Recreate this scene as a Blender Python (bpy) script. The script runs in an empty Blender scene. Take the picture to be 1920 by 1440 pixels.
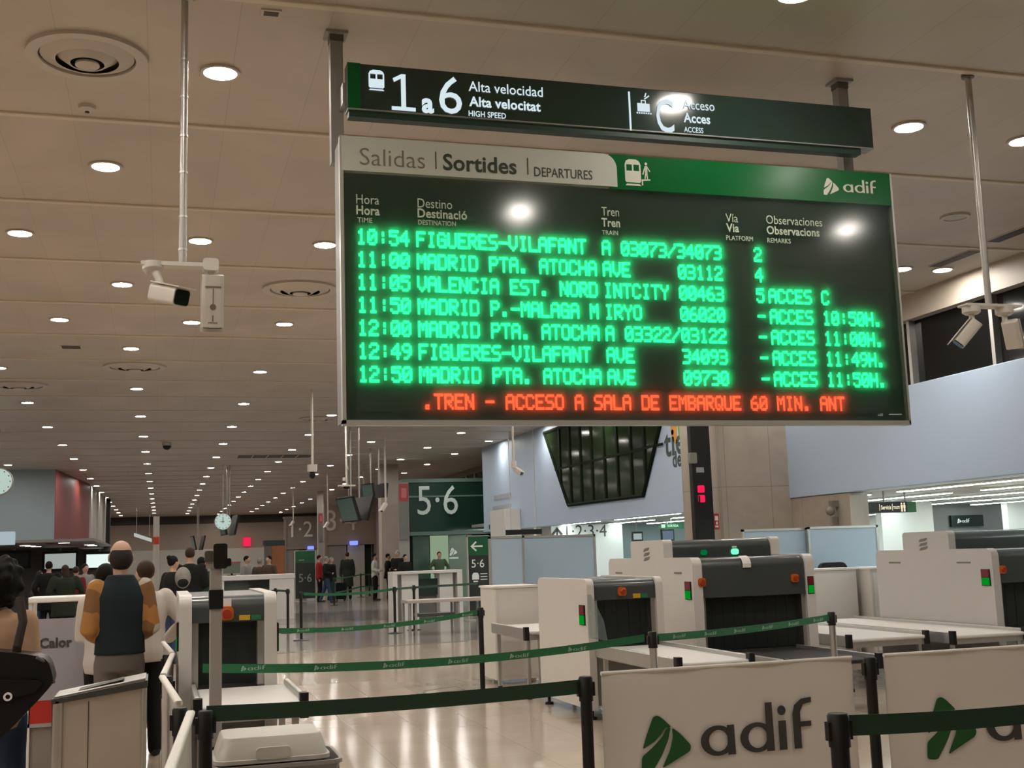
import bpy, math, random
from mathutils import Vector, Matrix
random.seed(7)
SC = bpy.context.scene
COL = SC.collection

# ------------------------------------------------------------------ camera
CH = 1.65
F_PX = 2200.0
PIT, ROL, YAW = math.radians(8.193), math.radians(-1.877), math.radians(16.733)
_fw = Vector((math.sin(YAW) * math.cos(PIT), math.cos(YAW) * math.cos(PIT), math.sin(PIT)))
_rt = Vector((math.cos(YAW), -math.sin(YAW), 0))
_up = _rt.cross(_fw)
RT = math.cos(ROL) * _rt + math.sin(ROL) * _up
UP = -math.sin(ROL) * _rt + math.cos(ROL) * _up
cam_data = bpy.data.cameras.new('camera')
cam_data.sensor_width = 36.0
cam_data.lens = F_PX / 1920.0 * 36.0
cam_data.clip_end = 400
cam = bpy.data.objects.new('camera', cam_data)
m = Matrix((RT, UP, -_fw)).transposed().to_4x4()
m.translation = Vector((0, 0, CH))
cam.matrix_world = m
COL.objects.link(cam)
SC.camera = cam

# ------------------------------------------------------------------ world, exposure
w = bpy.data.worlds.new('night'); SC.world = w
w.use_nodes = True
w.node_tree.nodes['Background'].inputs[0].default_value = (0.01, 0.012, 0.02, 1)
w.node_tree.nodes['Background'].inputs[1].default_value = 0.3
SC.view_settings.view_transform = 'Standard'
SC.view_settings.look = 'None'
SC.view_settings.exposure = 0.0
SC.view_settings.gamma = 1.0
SC.view_settings.use_curve_mapping = False
LAMP = 230.0          # radiance of the ceiling downlights
STRIP = 40.0           # radiance of the strip lights in the side concourse
try:
    SC.cycles.use_light_tree = True
    SC.cycles.max_bounces = 10
    SC.cycles.diffuse_bounces = 5
    SC.cycles.glossy_bounces = 4
    SC.cycles.transparent_max_bounces = 12
    SC.cycles.sample_clamp_indirect = 6.0
    SC.cycles.caustics_reflective = False
    SC.cycles.use_denoising = True
except Exception:
    pass

# ------------------------------------------------------------------ places in the hall (metres; x right, y along the hall, z up)
def ray(px, py):
    return RT * ((px - 960) / F_PX) + UP * (-(py - 720) / F_PX) + _fw
def aty(px, py, Y):
    d = ray(px, py); return Vector((0, 0, CH)) + d * (Y / d.y)
def atx(px, py, X):
    d = ray(px, py); return Vector((0, 0, CH)) + d * (X / d.x)
def atz(px, py, z):
    d = ray(px, py); return Vector((0, 0, CH)) + d * ((z - CH) / d.z)
H = 5.4               # ceiling height
XW = 10.97            # right wall of the hall

# ------------------------------------------------------------------ materials
def lin(c):
    if isinstance(c, str):
        c = c.lstrip('#'); c = [int(c[i:i + 2], 16) / 255 for i in (0, 2, 4)]
        return [x / 12.92 if x <= 0.04045 else ((x + 0.055) / 1.055) ** 2.4 for x in c]
    return list(c)
MATS = {}
def mat(name, col, rough=0.5, metal=0.0, vary=0.06, scale=6.0, emit=None, estr=0.0, coat=0.0, spec=0.5):
    if name in MATS: return MATS[name]
    M = bpy.data.materials.new(name); M.use_nodes = True
    nt = M.node_tree; b = nt.nodes['Principled BSDF']
    c = lin(col)
    b.inputs['Roughness'].default_value = rough
    b.inputs['Metallic'].default_value = metal
    b.inputs['Specular IOR Level'].default_value = spec
    b.inputs['Coat Weight'].default_value = coat
    b.inputs['Coat Roughness'].default_value = 0.05
    tc = nt.nodes.new('ShaderNodeTexCoord')
    n = nt.nodes.new('ShaderNodeTexNoise'); n.inputs['Scale'].default_value = scale; n.inputs['Detail'].default_value = 3
    nt.links.new(tc.outputs['Object'], n.inputs['Vector'])
    mx = nt.nodes.new('ShaderNodeMix'); mx.data_type = 'RGBA'
    mx.inputs[6].default_value = [max(0, x * (1 - vary)) for x in c] + [1]
    mx.inputs[7].default_value = [min(1, x * (1 + vary)) for x in c] + [1]
    nt.links.new(n.outputs['Fac'], mx.inputs[0])
    nt.links.new(mx.outputs[2], b.inputs['Base Color'])
    if emit is not None:
        b.inputs['Emission Color'].default_value = lin(emit) + [1]
        b.inputs['Emission Strength'].default_value = estr
    MATS[name] = M
    return M
def glow(name, col, strength):
    if name in MATS: return MATS[name]
    M = bpy.data.materials.new(name); M.use_nodes = True
    nt = M.node_tree; nt.nodes.clear()
    o = nt.nodes.new('ShaderNodeOutputMaterial'); e = nt.nodes.new('ShaderNodeEmission')
    e.inputs[0].default_value = lin(col) + [1]; e.inputs[1].default_value = strength
    nt.links.new(e.outputs[0], o.inputs[0]); MATS[name] = M
    try: M.cycles.emission_sampling = 'FRONT_BACK' if 'led' in name else ('FRONT' if strength > 4 else 'AUTO')
    except Exception: pass
    return M
def glass_mat(name, tint, trans=0.8, milky=0.0, rough=0.02):
    """thin pane: transparent, with a mirror-like gloss by angle and a little milky scatter"""
    if name in MATS: return MATS[name]
    M = bpy.data.materials.new(name); M.use_nodes = True
    nt = M.node_tree; nt.nodes.clear()
    o = nt.nodes.new('ShaderNodeOutputMaterial')
    t = nt.nodes.new('ShaderNodeBsdfTransparent'); t.inputs[0].default_value = lin(tint) + [1]
    g = nt.nodes.new('ShaderNodeBsdfGlossy'); g.inputs['Roughness'].default_value = rough
    l = nt.nodes.new('ShaderNodeBsdfTranslucent'); l.inputs[0].default_value = (0.9, 0.95, 0.9, 1)
    a = nt.nodes.new('ShaderNodeMixShader'); a.inputs[0].default_value = milky
    nt.links.new(t.outputs[0], a.inputs[1]); nt.links.new(l.outputs[0], a.inputs[2])
    lw = nt.nodes.new('ShaderNodeLayerWeight'); lw.inputs[0].default_value = .5
    pw = nt.nodes.new('ShaderNodeMath'); pw.operation = 'POWER'; pw.inputs[1].default_value = 4.0
    nt.links.new(lw.outputs['Facing'], pw.inputs[0])
    fr = nt.nodes.new('ShaderNodeMath'); fr.operation = 'MULTIPLY_ADD'; fr.inputs[1].default_value = .6; fr.inputs[2].default_value = .03
    nt.links.new(pw.outputs[0], fr.inputs[0])
    b = nt.nodes.new('ShaderNodeMixShader')
    nt.links.new(fr.outputs[0], b.inputs[0]); nt.links.new(a.outputs[0], b.inputs[1]); nt.links.new(g.outputs[0], b.inputs[2])
    nt.links.new(b.outputs[0], o.inputs[0]); MATS[name] = M
    return M

# ------------------------------------------------------------------ mesh builder
class MB:
    def __init__(s): s.v = []; s.f = []; s.mi = []; s.m = 0
    def face(s, ids): s.f.append(tuple(ids)); s.mi.append(s.m)
    def quad(s, a, b, c, d):
        n = len(s.v); s.v += [tuple(a), tuple(b), tuple(c), tuple(d)]; s.face((n, n + 1, n + 2, n + 3)); return s
    def box(s, x0, y0, z0, x1, y1, z1):
        x0, x1 = min(x0, x1), max(x0, x1); y0, y1 = min(y0, y1), max(y0, y1); z0, z1 = min(z0, z1), max(z0, z1)
        n = len(s.v)
        s.v += [(x0, y0, z0), (x1, y0, z0), (x1, y1, z0), (x0, y1, z0), (x0, y0, z1), (x1, y0, z1), (x1, y1, z1), (x0, y1, z1)]
        for q in ((0, 3, 2, 1), (4, 5, 6, 7), (0, 1, 5, 4), (1, 2, 6, 5), (2, 3, 7, 6), (3, 0, 4, 7)): s.face([n + i for i in q])
        return s
    def prism(s, pts, o, u, v, w):
        """polygon pts in the (u,v) plane at o, pushed along the vector w"""
        o, u, v, w = Vector(o), Vector(u), Vector(v), Vector(w)
        if u.cross(v).dot(w) < 0: pts = pts[::-1]
        n = len(s.v); k = len(pts)
        A = [o + u * p[0] + v * p[1] for p in pts]
        s.v += [tuple(a) for a in A] + [tuple(a + w) for a in A]
        s.face([n + i for i in range(k)][::-1]); s.face([n + k + i for i in range(k)])
        for i in range(k):
            j = (i + 1) % k; s.face((n + i, n + j, n + k + j, n + k + i))
        return s
    def poly(s, pts, o, u, v):
        o, u, v = Vector(o), Vector(u), Vector(v); n = len(s.v)
        s.v += [tuple(o + u * p[0] + v * p[1]) for p in pts]; s.face(range(n, n + len(pts))); return s
    def ring(s, ro, ri, o, u, v, w, seg=28, sx=1.0):
        o, u, v, w = Vector(o), Vector(u), Vector(v), Vector(w); n = len(s.v)
        for r, d in ((ro, 0), (ri, 0), (ri, 1), (ro, 1)):
            for i in range(seg):
                a = 2 * math.pi * i / seg
                s.v.append(tuple(o + u * (r * math.cos(a) * sx) + v * (r * math.sin(a)) + w * d))
        for k in range(4):
            for i in range(seg):
                j = (i + 1) % seg; k2 = (k + 1) % 4
                s.face((n + k * seg + i, n + k * seg + j, n + k2 * seg + j, n + k2 * seg + i))
        return s
    def tube(s, pts, rad, seg=12, cap=True, flat=None):
        """rings along pts; rad a number, or one number or (side, depth) per point"""
        P = [Vector(p) for p in pts]; k = len(P)
        if not isinstance(rad, (list, tuple)): rad = [rad] * k
        n = len(s.v); side = None
        for i, p in enumerate(P):
            t = (P[min(i + 1, k - 1)] - P[max(i - 1, 0)]).normalized()
            if side is None:
                a = Vector(flat) if flat else (Vector((1, 0, 0)) if abs(t.x) < 0.8 else Vector((0, 1, 0)))
                side = a
            side = (side - t * side.dot(t)).normalized(); up = t.cross(side)
            r = rad[i]; rx, ry = (r if isinstance(r, (list, tuple)) else (r, r))
            for j in range(seg):
                a = 2 * math.pi * j / seg
                s.v.append(tuple(p + side * (rx * math.cos(a)) + up * (ry * math.sin(a))))
        for i in range(k - 1):
            for j in range(seg):
                q = (j + 1) % seg
                s.face((n + i * seg + j, n + i * seg + q, n + (i + 1) * seg + q, n + (i + 1) * seg + j))
        if cap:
            s.face([n + j for j in range(seg)][::-1]); s.face([n + (k - 1) * seg + j for j in range(seg)])
        return s
    def cyl(s, x, y, z0, z1, r, seg=20): return s.tube([(x, y, z0), (x, y, z1)], r, seg)
    def ball(s, c, r, seg=12, rings=8):
        rx, ry, rz = r if isinstance(r, (list, tuple)) else (r, r, r)
        pts = []; rd = []; n = len(s.v)
        for i in range(1, rings):
            a = math.pi * i / rings
            for j in range(seg):
                b = 2 * math.pi * j / seg
                s.v.append((c[0] + rx * math.sin(a) * math.cos(b), c[1] + ry * math.sin(a) * math.sin(b), c[2] - rz * math.cos(a)))
        for i in range(rings - 2):
            for j in range(seg):
                q = (j + 1) % seg
                s.face((n + i * seg + j, n + i * seg + q, n + (i + 1) * seg + q, n + (i + 1) * seg + j))
        b = len(s.v); s.v += [(c[0], c[1], c[2] - rz), (c[0], c[1], c[2] + rz)]
        for j in range(seg):
            q = (j + 1) % seg
            s.face((b, n + q, n + j)); s.face((b + 1, n + (rings - 2) * seg + j, n + (rings - 2) * seg + q))
        return s
    def rbox(s, x0, y0, z0, x1, y1, z1, r=0.03, axis='y', seg=4, corners='1111'):
        """box with rounded edges running along one axis; corners: low-low, high-low, high-high, low-high"""
        if axis == 'y': a0, a1, b0, b1 = x0, x1, z0, z1
        elif axis == 'x': a0, a1, b0, b1 = y0, y1, z0, z1
        else: a0, a1, b0, b1 = x0, x1, y0, y1
        pts = []
        for k, (ca, cb, st) in enumerate(((a0, b0, 180), (a1, b0, 270), (a1, b1, 0), (a0, b1, 90))):
            if corners[k] == '1':
                cx = ca + (r if k in (0, 3) else -r); cz = cb + (r if k in (0, 1) else -r)
                for i in range(seg + 1):
                    t = math.radians(st + 90 * i / seg); pts.append((cx + r * math.cos(t), cz + r * math.sin(t)))
            else: pts.append((ca, cb))
        if axis == 'y': return s.prism(pts, (0, y0, 0), (1, 0, 0), (0, 0, 1), (0, y1 - y0, 0))
        if axis == 'x': return s.prism(pts, (x0, 0, 0), (0, 1, 0), (0, 0, 1), (x1 - x0, 0, 0))
        return s.prism(pts, (0, 0, z0), (1, 0, 0), (0, 1, 0), (0, 0, z1 - z0))
    def build(s, name, material, parent=None, smooth=False, loc=None):
        me = bpy.data.meshes.new(name); me.from_pydata(s.v, [], s.f)
        for mm in (material if isinstance(material, (list, tuple)) else [material]): me.materials.append(mm)
        for p, i in zip(me.polygons, s.mi): p.material_index = i
        me.update()
        if smooth:
            me.shade_smooth()
            try: me.set_sharp_from_angle(angle=math.radians(40))
            except Exception: pass
        o = bpy.data.objects.new(name, me); COL.objects.link(o)
        if parent is not None: o.parent = parent
        if loc is not None: o.location = loc
        return o

def tag(o, label, cat, group=None, kind=None):
    o['label'] = label; o['category'] = cat
    if group: o['group'] = group
    if kind: o['kind'] = kind
    return o
def empty(name, loc, label, cat, group=None, rz=0.0):
    o = bpy.data.objects.new(name, None); COL.objects.link(o)
    o.location = loc; o.rotation_euler = (0, 0, rz); o.empty_display_size = 0.1
    return tag(o, label, cat, group)
def struct(name, mb, material, smooth=False, label=None, cat=None):
    o = mb.build(name, material, None, smooth); o['kind'] = 'structure'
    o['label'] = label or name.replace('_', ' '); o['category'] = cat or name.split('_')[0]
    return o
def copy_tree(root, label=None, group=None, loc=None, rz=None):
    r = root.copy(); COL.objects.link(r)
    if label: r['label'] = label
    if group: r['group'] = group
    if loc is not None: r.location = loc
    if rz is not None: r.rotation_euler = (0, 0, rz)
    for ch in list(root.children):
        c = ch.copy(); COL.objects.link(c); c.parent = r
        for g in list(ch.children):
            d = g.copy(); COL.objects.link(d); d.parent = c
    return r

# ------------------------------------------------------------------ lettering
def _glyphs(txt, bold):
    c = bpy.data.curves.new('t', 'FONT'); c.body = txt; c.size = 1.0; c.offset = bold; c.resolution_u = 3; c.space_character = 1.0 + bold * 1.2
    o = bpy.data.objects.new('t', c); COL.objects.link(o)
    me = o.to_mesh()
    v = [(p.co.x, p.co.y) for p in me.vertices]; f = [tuple(p.vertices) for p in me.polygons]
    o.to_mesh_clear(); bpy.data.objects.remove(o); bpy.data.curves.remove(c)
    return v, f
_cap = {}
def write(mb, txt, o, u, v, cap, width=None, bold=0.0, center=False):
    """flat letters standing on o; u along the line, v up; cap = height of a capital; squeezed or stretched to width"""
    V, Fc = _glyphs(txt, bold)
    if not V: return
    if bold not in _cap:
        q, _ = _glyphs('H', bold); _cap[bold] = max(p[1] for p in q) - min(p[1] for p in q)
    sy = cap / _cap[bold]
    x0 = min(p[0] for p in V); x1 = max(p[0] for p in V)
    sx = (width / (x1 - x0)) if width else sy
    o, u, v = Vector(o), Vector(u), Vector(v); n = len(mb.v)
    off = (x1 - x0) * sx / 2 if center else 0
    for p in V: mb.v.append(tuple(o + u * ((p[0] - x0) * sx - off) + v * (p[1] * sy)))
    for f in Fc: mb.face([n + i for i in f])
EX, EZ, EY = Vector((1, 0, 0)), Vector((0, 0, 1)), Vector((0, 1, 0))
def wpx(mb, txt, Y, a, b, cap, bold=0.0, base=None):
    """front-facing lettering in the plane at depth Y, its baseline running between two places"""
    A = aty(a[0], a[1], Y); B = aty(b[0], b[1], Y)
    z = base if base is not None else (A.z + B.z) / 2
    write(mb, txt, (A.x, Y, z), EX, EZ, cap, B.x - A.x, bold)

F5 = {'A': '01110 10001 10001 11111 10001 10001 10001', 'B': '11110 10001 10001 11110 10001 10001 11110', 'C': '01110 10001 10000 10000 10000 10001 01110',
 'D': '11110 10001 10001 10001 10001 10001 11110', 'E': '11111 10000 10000 11110 10000 10000 11111', 'F': '11111 10000 10000 11110 10000 10000 10000',
 'G': '01110 10001 10000 10111 10001 10001 01111', 'H': '10001 10001 10001 11111 10001 10001 10001', 'I': '01110 00100 00100 00100 00100 00100 01110',
 'L': '10000 10000 10000 10000 10000 10000 11111', 'M': '10001 11011 10101 10101 10001 10001 10001', 'N': '10001 11001 11001 10101 10011 10011 10001',
 'O': '01110 10001 10001 10001 10001 10001 01110', 'P': '11110 10001 10001 11110 10000 10000 10000', 'Q': '01110 10001 10001 10001 10101 10010 01101',
 'R': '11110 10001 10001 11110 10100 10010 10001', 'S': '01111 10000 10000 01110 00001 00001 11110', 'T': '11111 00100 00100 00100 00100 00100 00100',
 'U': '10001 10001 10001 10001 10001 10001 01110', 'V': '10001 10001 10001 10001 10001 01010 00100', 'Y': '10001 10001 01010 00100 00100 00100 00100',
 '0': '01110 10001 10011 10101 11001 10001 01110', '1': '00100 01100 00100 00100 00100 00100 01110', '2': '01110 10001 00001 00110 01000 10000 11111',
 '3': '11110 00001 00001 01110 00001 00001 11110', '4': '00010 00110 01010 10010 11111 00010 00010', '5': '11111 10000 11110 00001 00001 10001 01110',
 '6': '00110 01000 10000 11110 10001 10001 01110', '7': '11111 00001 00010 00100 01000 01000 01000', '8': '01110 10001 10001 01110 10001 10001 01110',
 '9': '01110 10001 10001 01111 00001 00010 01100', ':': '00000 00100 00100 00000 00100 00100 00000', '-': '00000 00000 00000 11111 00000 00000 00000',
 '.': '00000 00000 00000 00000 00000 01100 01100', '/': '00001 00001 00010 00100 01000 10000 10000', ' ': '00000 ' * 6 + '00000'}
def led(mb, txt, x0, x1, n, z0, z1, y):
    """dot-matrix characters: n character cells between x0 and x1, standing on z0"""
    cw = (x1 - x0) / n; px = cw / 5.8; pz = (z1 - z0) / 7.0; e = 0.17
    for i, ch in enumerate(txt):
        rows = F5.get(ch, F5[' ']).split()
        for r, row in enumerate(rows):
            c = 0
            while c < 5:
                if row[c] == '1':
                    d = c
                    while d < 5 and row[d] == '1': d += 1
                    xa = x0 + i * cw + (c - e) * px; xb = x0 + i * cw + (d + e) * px
                    za = z1 - (r + 1 + e) * pz; zb = z1 - (r - e) * pz
                    mb.quad((xa, y, za), (xb, y, za), (xb, y, zb), (xa, y, zb)); c = d
                else: c += 1

def smooth_pts(pts, n=3):
    P = pts[:]
    for _ in range(n):
        Q = []
        for i in range(len(P)):
            a, b = P[i], P[(i + 1) % len(P)]
            Q += [(a[0] * .75 + b[0] * .25, a[1] * .75 + b[1] * .25), (a[0] * .25 + b[0] * .75, a[1] * .25 + b[1] * .75)]
        P = Q
    return P
def round_poly(pts, r=0.06, seg=4):
    """cut the corners of a polygon round"""
    out = []; k = len(pts)
    for i in range(k):
        p = Vector(pts[i]); a = Vector(pts[i - 1]); b = Vector(pts[(i + 1) % k])
        rr = min(r, (a - p).length * .45, (b - p).length * .45)
        A = p + (a - p).normalized() * rr; B = p + (b - p).normalized() * rr
        for j in range(seg + 1):
            t = j / seg; q = A * (1 - t) ** 2 + p * 2 * t * (1 - t) + B * t * t
            out.append((q.x, q.y))
    return out
# triangular mark cut by two tracks, in a unit square
TRI = [round_poly([(.04, .42), (.13, .66), (.27, .97), (.35, 1.0), (.44, .95), (.63, .77), (.50, .77), (.42, .66), (.28, .54)], .05),
       round_poly([(0, .02), (.02, .29), (.26, .46), (.44, .62), (.53, .77), (.61, .77), (.55, .55), (.42, .30), (.20, .0)], .05),
       round_poly([(.63, .77), (.80, .64), (1.0, .42), (.97, .32), (.40, .06), (.58, .38), (.645, .60)], .06)]
def tri_logo(mb, o, u, v, size):
    o = Vector(o)
    for p in TRI: mb.poly([(a * size, b * size) for a, b in p], o, u, v)
def flat_ring(mb, cx, cy, rx, ry, ix, iy, jx, o, u, v, seg=28):
    """an oval with an oval hole (ix, iy) whose centre is shifted by jx"""
    o, u, v = Vector(o), Vector(u), Vector(v); n = len(mb.v)
    for (a_, b_, c_) in ((rx, ry, cx), (ix, iy, cx + jx)):
        for i in range(seg):
            a = 2 * math.pi * i / seg; mb.v.append(tuple(o + u * (c_ + a_ * math.cos(a)) + v * (cy + b_ * math.sin(a))))
    for i in range(seg):
        j = (i + 1) % seg; mb.face((n + i, n + j, n + seg + j, n + seg + i))
def adif_word(mb, o, u, v, xh, width):
    """the four letters a d i f, x-height xh"""
    k = width / 3.62; r = xh / 2; o = Vector(o); o2 = o + Vector(u).cross(Vector(v)) * min(.0008, xh * .02)
    R = lambda a, b, c, d: mb.poly([(a * k, c), (b * k, c), (b * k, d), (a * k, d)], o, u, v)
    for x, top in ((0.0, 1.0), (1.25, 1.66)):
        flat_ring(mb, (x + .54) * k, r, .54 * k, r * 1.02, .30 * k, r * .72, 0.02 * k, o, u, v)
        mb.poly([((x + .84) * k, 0), ((x + 1.09) * k, 0), ((x + 1.07) * k, xh * top), ((x + .84) * k, xh * top)], o2, u, v)
    R(2.50, 2.75, 0, xh)
    flat_ring(mb, 2.625 * k, xh * 1.35, .14 * k, xh * .17, .001, .001, 0, o, u, v, 14)
    mb.poly([(2.98 * k, 0), (3.23 * k, 0), (3.23 * k, xh * 1.25), (3.34 * k, xh * 1.5), (3.62 * k, xh * 1.56), (3.62 * k, xh * 1.74), (3.28 * k, xh * 1.70), (3.05 * k, xh * 1.5), (2.98 * k, xh * 1.2)], o, u, v)
    R(3.23, 3.58, xh * .74, xh * .92)
def train_icon(mb, cx, z0, h, w_, Y, holes=None):
    """front view of a train: body with window, lamps and track left open"""
    k = h
    def P(pts): mb.poly([(cx + a * w_, z0 + b * k) for a, b in pts], (0, Y, 0), EX, EZ)
    P([(-.5, .18), (.5, .18), (.5, .56), (-.5, .56)])
    P([(-.5, .80), (.5, .80), (.42, .93), (.22, 1.0), (-.22, 1.0), (-.42, .93)])
    P([(-.5, .56), (-.40, .56), (-.40, .80), (-.5, .80)]); P([(.40, .56), (.5, .56), (.5, .80), (.40, .80)])
    P([(-.05, .56), (.05, .56), (.05, .80), (-.05, .80)])
    P([(-.42, .12), (.42, .12), (.5, .18), (-.5, .18)])
    P([(-.5, 0), (.5, 0), (.4, .07), (-.4, .07)])

# ------------------------------------------------------------------ shared materials
M_white = mat('white_enamel', (0.60, 0.57, 0.53), .38, vary=.03)
M_white2 = mat('white_laminate', (0.68, 0.66, 0.62), .45, vary=.03)
M_dgrey = mat('charcoal_shell', (0.055, 0.062, 0.060), .32, vary=.08, coat=.2)
M_black = mat('black_plastic', (0.010, 0.010, 0.009), .42, vary=.1, spec=.3)
M_rubber = mat('black_rubber', (0.014, 0.013, 0.012), .7, vary=.1)
M_curtain = mat('lead_curtain', (0.006, 0.010, 0.007), .55, vary=.2, scale=20)
M_steel = mat('brushed_steel', (0.55, 0.53, 0.50), .33, 1.0, vary=.08, scale=14)
M_alu = mat('satin_aluminium', (0.62, 0.61, 0.58), .38, .9, vary=.05)
M_greypaint = mat('grey_paint', (0.30, 0.29, 0.27), .5, vary=.05)
M_belt = mat('green_webbing', (0.012, 0.13, 0.045), .6, vary=.15, scale=60)
M_beltd = mat('dark_green_webbing', (0.010, 0.040, 0.018), .6, vary=.15, scale=60)
M_print = mat('white_print', (0.75, 0.78, 0.75), .5, vary=.02)
M_ink = mat('dark_ink', (0.045, 0.043, 0.040), .6, vary=.05)
M_greyink = mat('grey_ink', (0.16, 0.15, 0.13), .6, vary=.05)
M_lgreen = mat('logo_green', (0.010, 0.085, 0.018), .55, vary=.05)
M_stone = mat('beige_stone', (0.50, 0.44, 0.37), .35, vary=.10, scale=2.2)
M_orange = mat('orange_plastic', (0.62, 0.13, 0.012), .4, vary=.05)
M_redbtn = mat('red_button', (0.35, 0.035, 0.008), .4, vary=.05)
M_yellow = mat('yellow_sticker', (0.62, 0.36, 0.02), .5, vary=.04)
M_greenst = mat('green_sticker', (0.015, 0.16, 0.07), .5, vary=.04)
M_paper = mat('white_paper', (0.78, 0.75, 0.72), .6, vary=.02)
M_bluewhite = mat('pale_blue_white_paint', (0.405, 0.505, 0.64), .5, vary=.02, scale=1.0)
M_partition = mat('blue_grey_panel', (0.35, 0.465, 0.57), .45, vary=.03)
M_offglass = mat('dark_window_glass', (0.012, 0.024, 0.009), .09, vary=.05, spec=.22)
M_mull = mat('matt_black_mullion', (0.006, 0.010, 0.005), .8, vary=.05, spec=.1)
M_lampglow = glow('warm_lamp_glow', (1.0, 0.935, 0.855), LAMP)
M_strip = glow('cool_strip_glow', (0.86, 1.0, 0.98), STRIP)
M_signwhite = glow('lit_white_lettering', (0.80, 0.95, 1.0), 0.85)
M_ledgreen = glow('green_led', (0.02, 1.0, 0.27), 3.5)
M_ledred = glow('red_led', (1.0, 0.085, 0.03), 2.8)
M_redlit = glow('red_indicator', (1.0, 0.02, 0.10), 0.9)
M_greenlit = glow('green_indicator', (0.0, 0.55, 0.03), 0.45)
M_greenhot = glow('green_lamp', (0.15, 1.0, 0.45), 1.6)
M_reddim = mat('red_lens', (0.16, 0.012, 0.016), .3, vary=.04)
M_screen = glow('lit_screen', (0.80, 0.95, 0.92), 0.75)
M_bluelit = glow('blue_lamp', (0.25, 0.30, 1.0), 1.2)

# ================================================================== THE SETTING
def tile_mat(name, c1, c2, cm, bw, bh, mortar, rough, shift=(0, 0), spec=0.5, marble=0.12, mscale=1.3, rvar=0.04, joint_fade=False):
    M = bpy.data.materials.new(name); M.use_nodes = True
    nt = M.node_tree; L = nt.links.new; b = nt.nodes['Principled BSDF']
    tc = nt.nodes.new('ShaderNodeTexCoord'); mp = nt.nodes.new('ShaderNodeMapping')
    mp.inputs['Location'].default_value = (shift[0], shift[1], 0)
    L(tc.outputs['Object'], mp.inputs['Vector'])
    br = nt.nodes.new('ShaderNodeTexBrick'); br.offset = 0.0; br.squash = 1.0
    br.inputs['Scale'].default_value = 1.0; br.inputs['Brick Width'].default_value = bw; br.inputs['Row Height'].default_value = bh
    br.inputs['Mortar Size'].default_value = mortar; br.inputs['Mortar Smooth'].default_value = 0.1
    br.inputs['Color1'].default_value = list(c1) + [1]; br.inputs['Color2'].default_value = list(c2) + [1]; br.inputs['Mortar'].default_value = list(cm) + [1]
    L(mp.outputs[0], br.inputs['Vector'])
    n = nt.nodes.new('ShaderNodeTexNoise'); n.inputs['Scale'].default_value = mscale; n.inputs['Detail'].default_value = 5; n.inputs['Distortion'].default_value = 1.2
    L(mp.outputs[0], n.inputs['Vector'])
    mr = nt.nodes.new('ShaderNodeMapRange'); mr.inputs[1].default_value = .3; mr.inputs[2].default_value = .7
    mr.inputs[3].default_value = 1 - marble; mr.inputs[4].default_value = 1 + marble
    L(n.outputs['Fac'], mr.inputs[0])
    mx = nt.nodes.new('ShaderNodeVectorMath'); mx.operation = 'SCALE'
    L(br.outputs['Color'], mx.inputs[0]); L(mr.outputs[0], mx.inputs['Scale'])
    L(mx.outputs[0], b.inputs['Base Color'])
    r2 = nt.nodes.new('ShaderNodeMapRange'); r2.inputs[3].default_value = rough - rvar; r2.inputs[4].default_value = rough + rvar
    L(n.outputs['Fac'], r2.inputs[0]); L(r2.outputs[0], b.inputs['Roughness'])
    b.inputs['Specular IOR Level'].default_value = spec
    MATS[name] = M
    return M
M_floor = tile_mat('polished_marble_floor', (0.50, 0.415, 0.325), (0.47, 0.39, 0.305), (0.33, 0.28, 0.225), 0.6, 0.6, 0.003, 0.12, marble=.06, mscale=.9, rvar=.015)
M_floor_dark = tile_mat('dark_granite_floor', (0.15, 0.135, 0.125), (0.14, 0.125, 0.115), (0.10, 0.09, 0.08), 0.6, 0.6, 0.004, 0.13, marble=.10)
M_ceil = tile_mat('ceiling_panels', (0.50, 0.44, 0.375), (0.48, 0.42, 0.355), (0.41, 0.355, 0.30), 0.62, 2.475, 0.004, 0.42, shift=(0.13, -0.18), marble=.10, mscale=.5)
M_ceil2 = mat('side_concourse_ceiling', (0.30, 0.30, 0.29), .5, vary=.05)
M_batten = mat('ceiling_batten_paint', (0.62, 0.54, 0.44), .45, vary=.04)
M_brown = mat('brown_wall_cladding', (0.20, 0.155, 0.125), .5, vary=.06, scale=.7)
M_bulk = mat('grey_wall_cladding', (0.325, 0.395, 0.43), .5, vary=.03, scale=.6)
M_redwall = mat('red_wall_cladding', (0.19, 0.030, 0.026), .5, vary=.18, scale=.5)
M_wallwhite = mat('white_wall_paint', (0.70, 0.71, 0.68), .55, vary=.03, scale=.6)

struct('floor', MB().box(-26, -16, -0.1, 27, 99, 0.0), M_floor, label='polished beige marble floor of the station hall')
struct('ceiling', MB().box(-26, -16, H, XW + 2.5, 99, H + .1), M_ceil, label='beige panelled ceiling of the hall with recessed lights')
for i in range(-9, 37):
    y = 7.6 + 2.475 * i
    struct('trim_%d' % (i + 10), MB().rbox(-26, y - .035, H - .022, XW, y + .035, H + .01, .01, 'x'), M_batten, label='pale joint batten running across the hall ceiling')
# closing walls outside the frame
struct('wall_back', MB().box(-26, -16.2, 0, 27, -16, H), M_brown, label='wall at the back of the hall')
struct('wall_left', MB().box(-26.2, -16, 0, -26, 99, H), M_brown, label='wall on the left of the hall')

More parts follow.
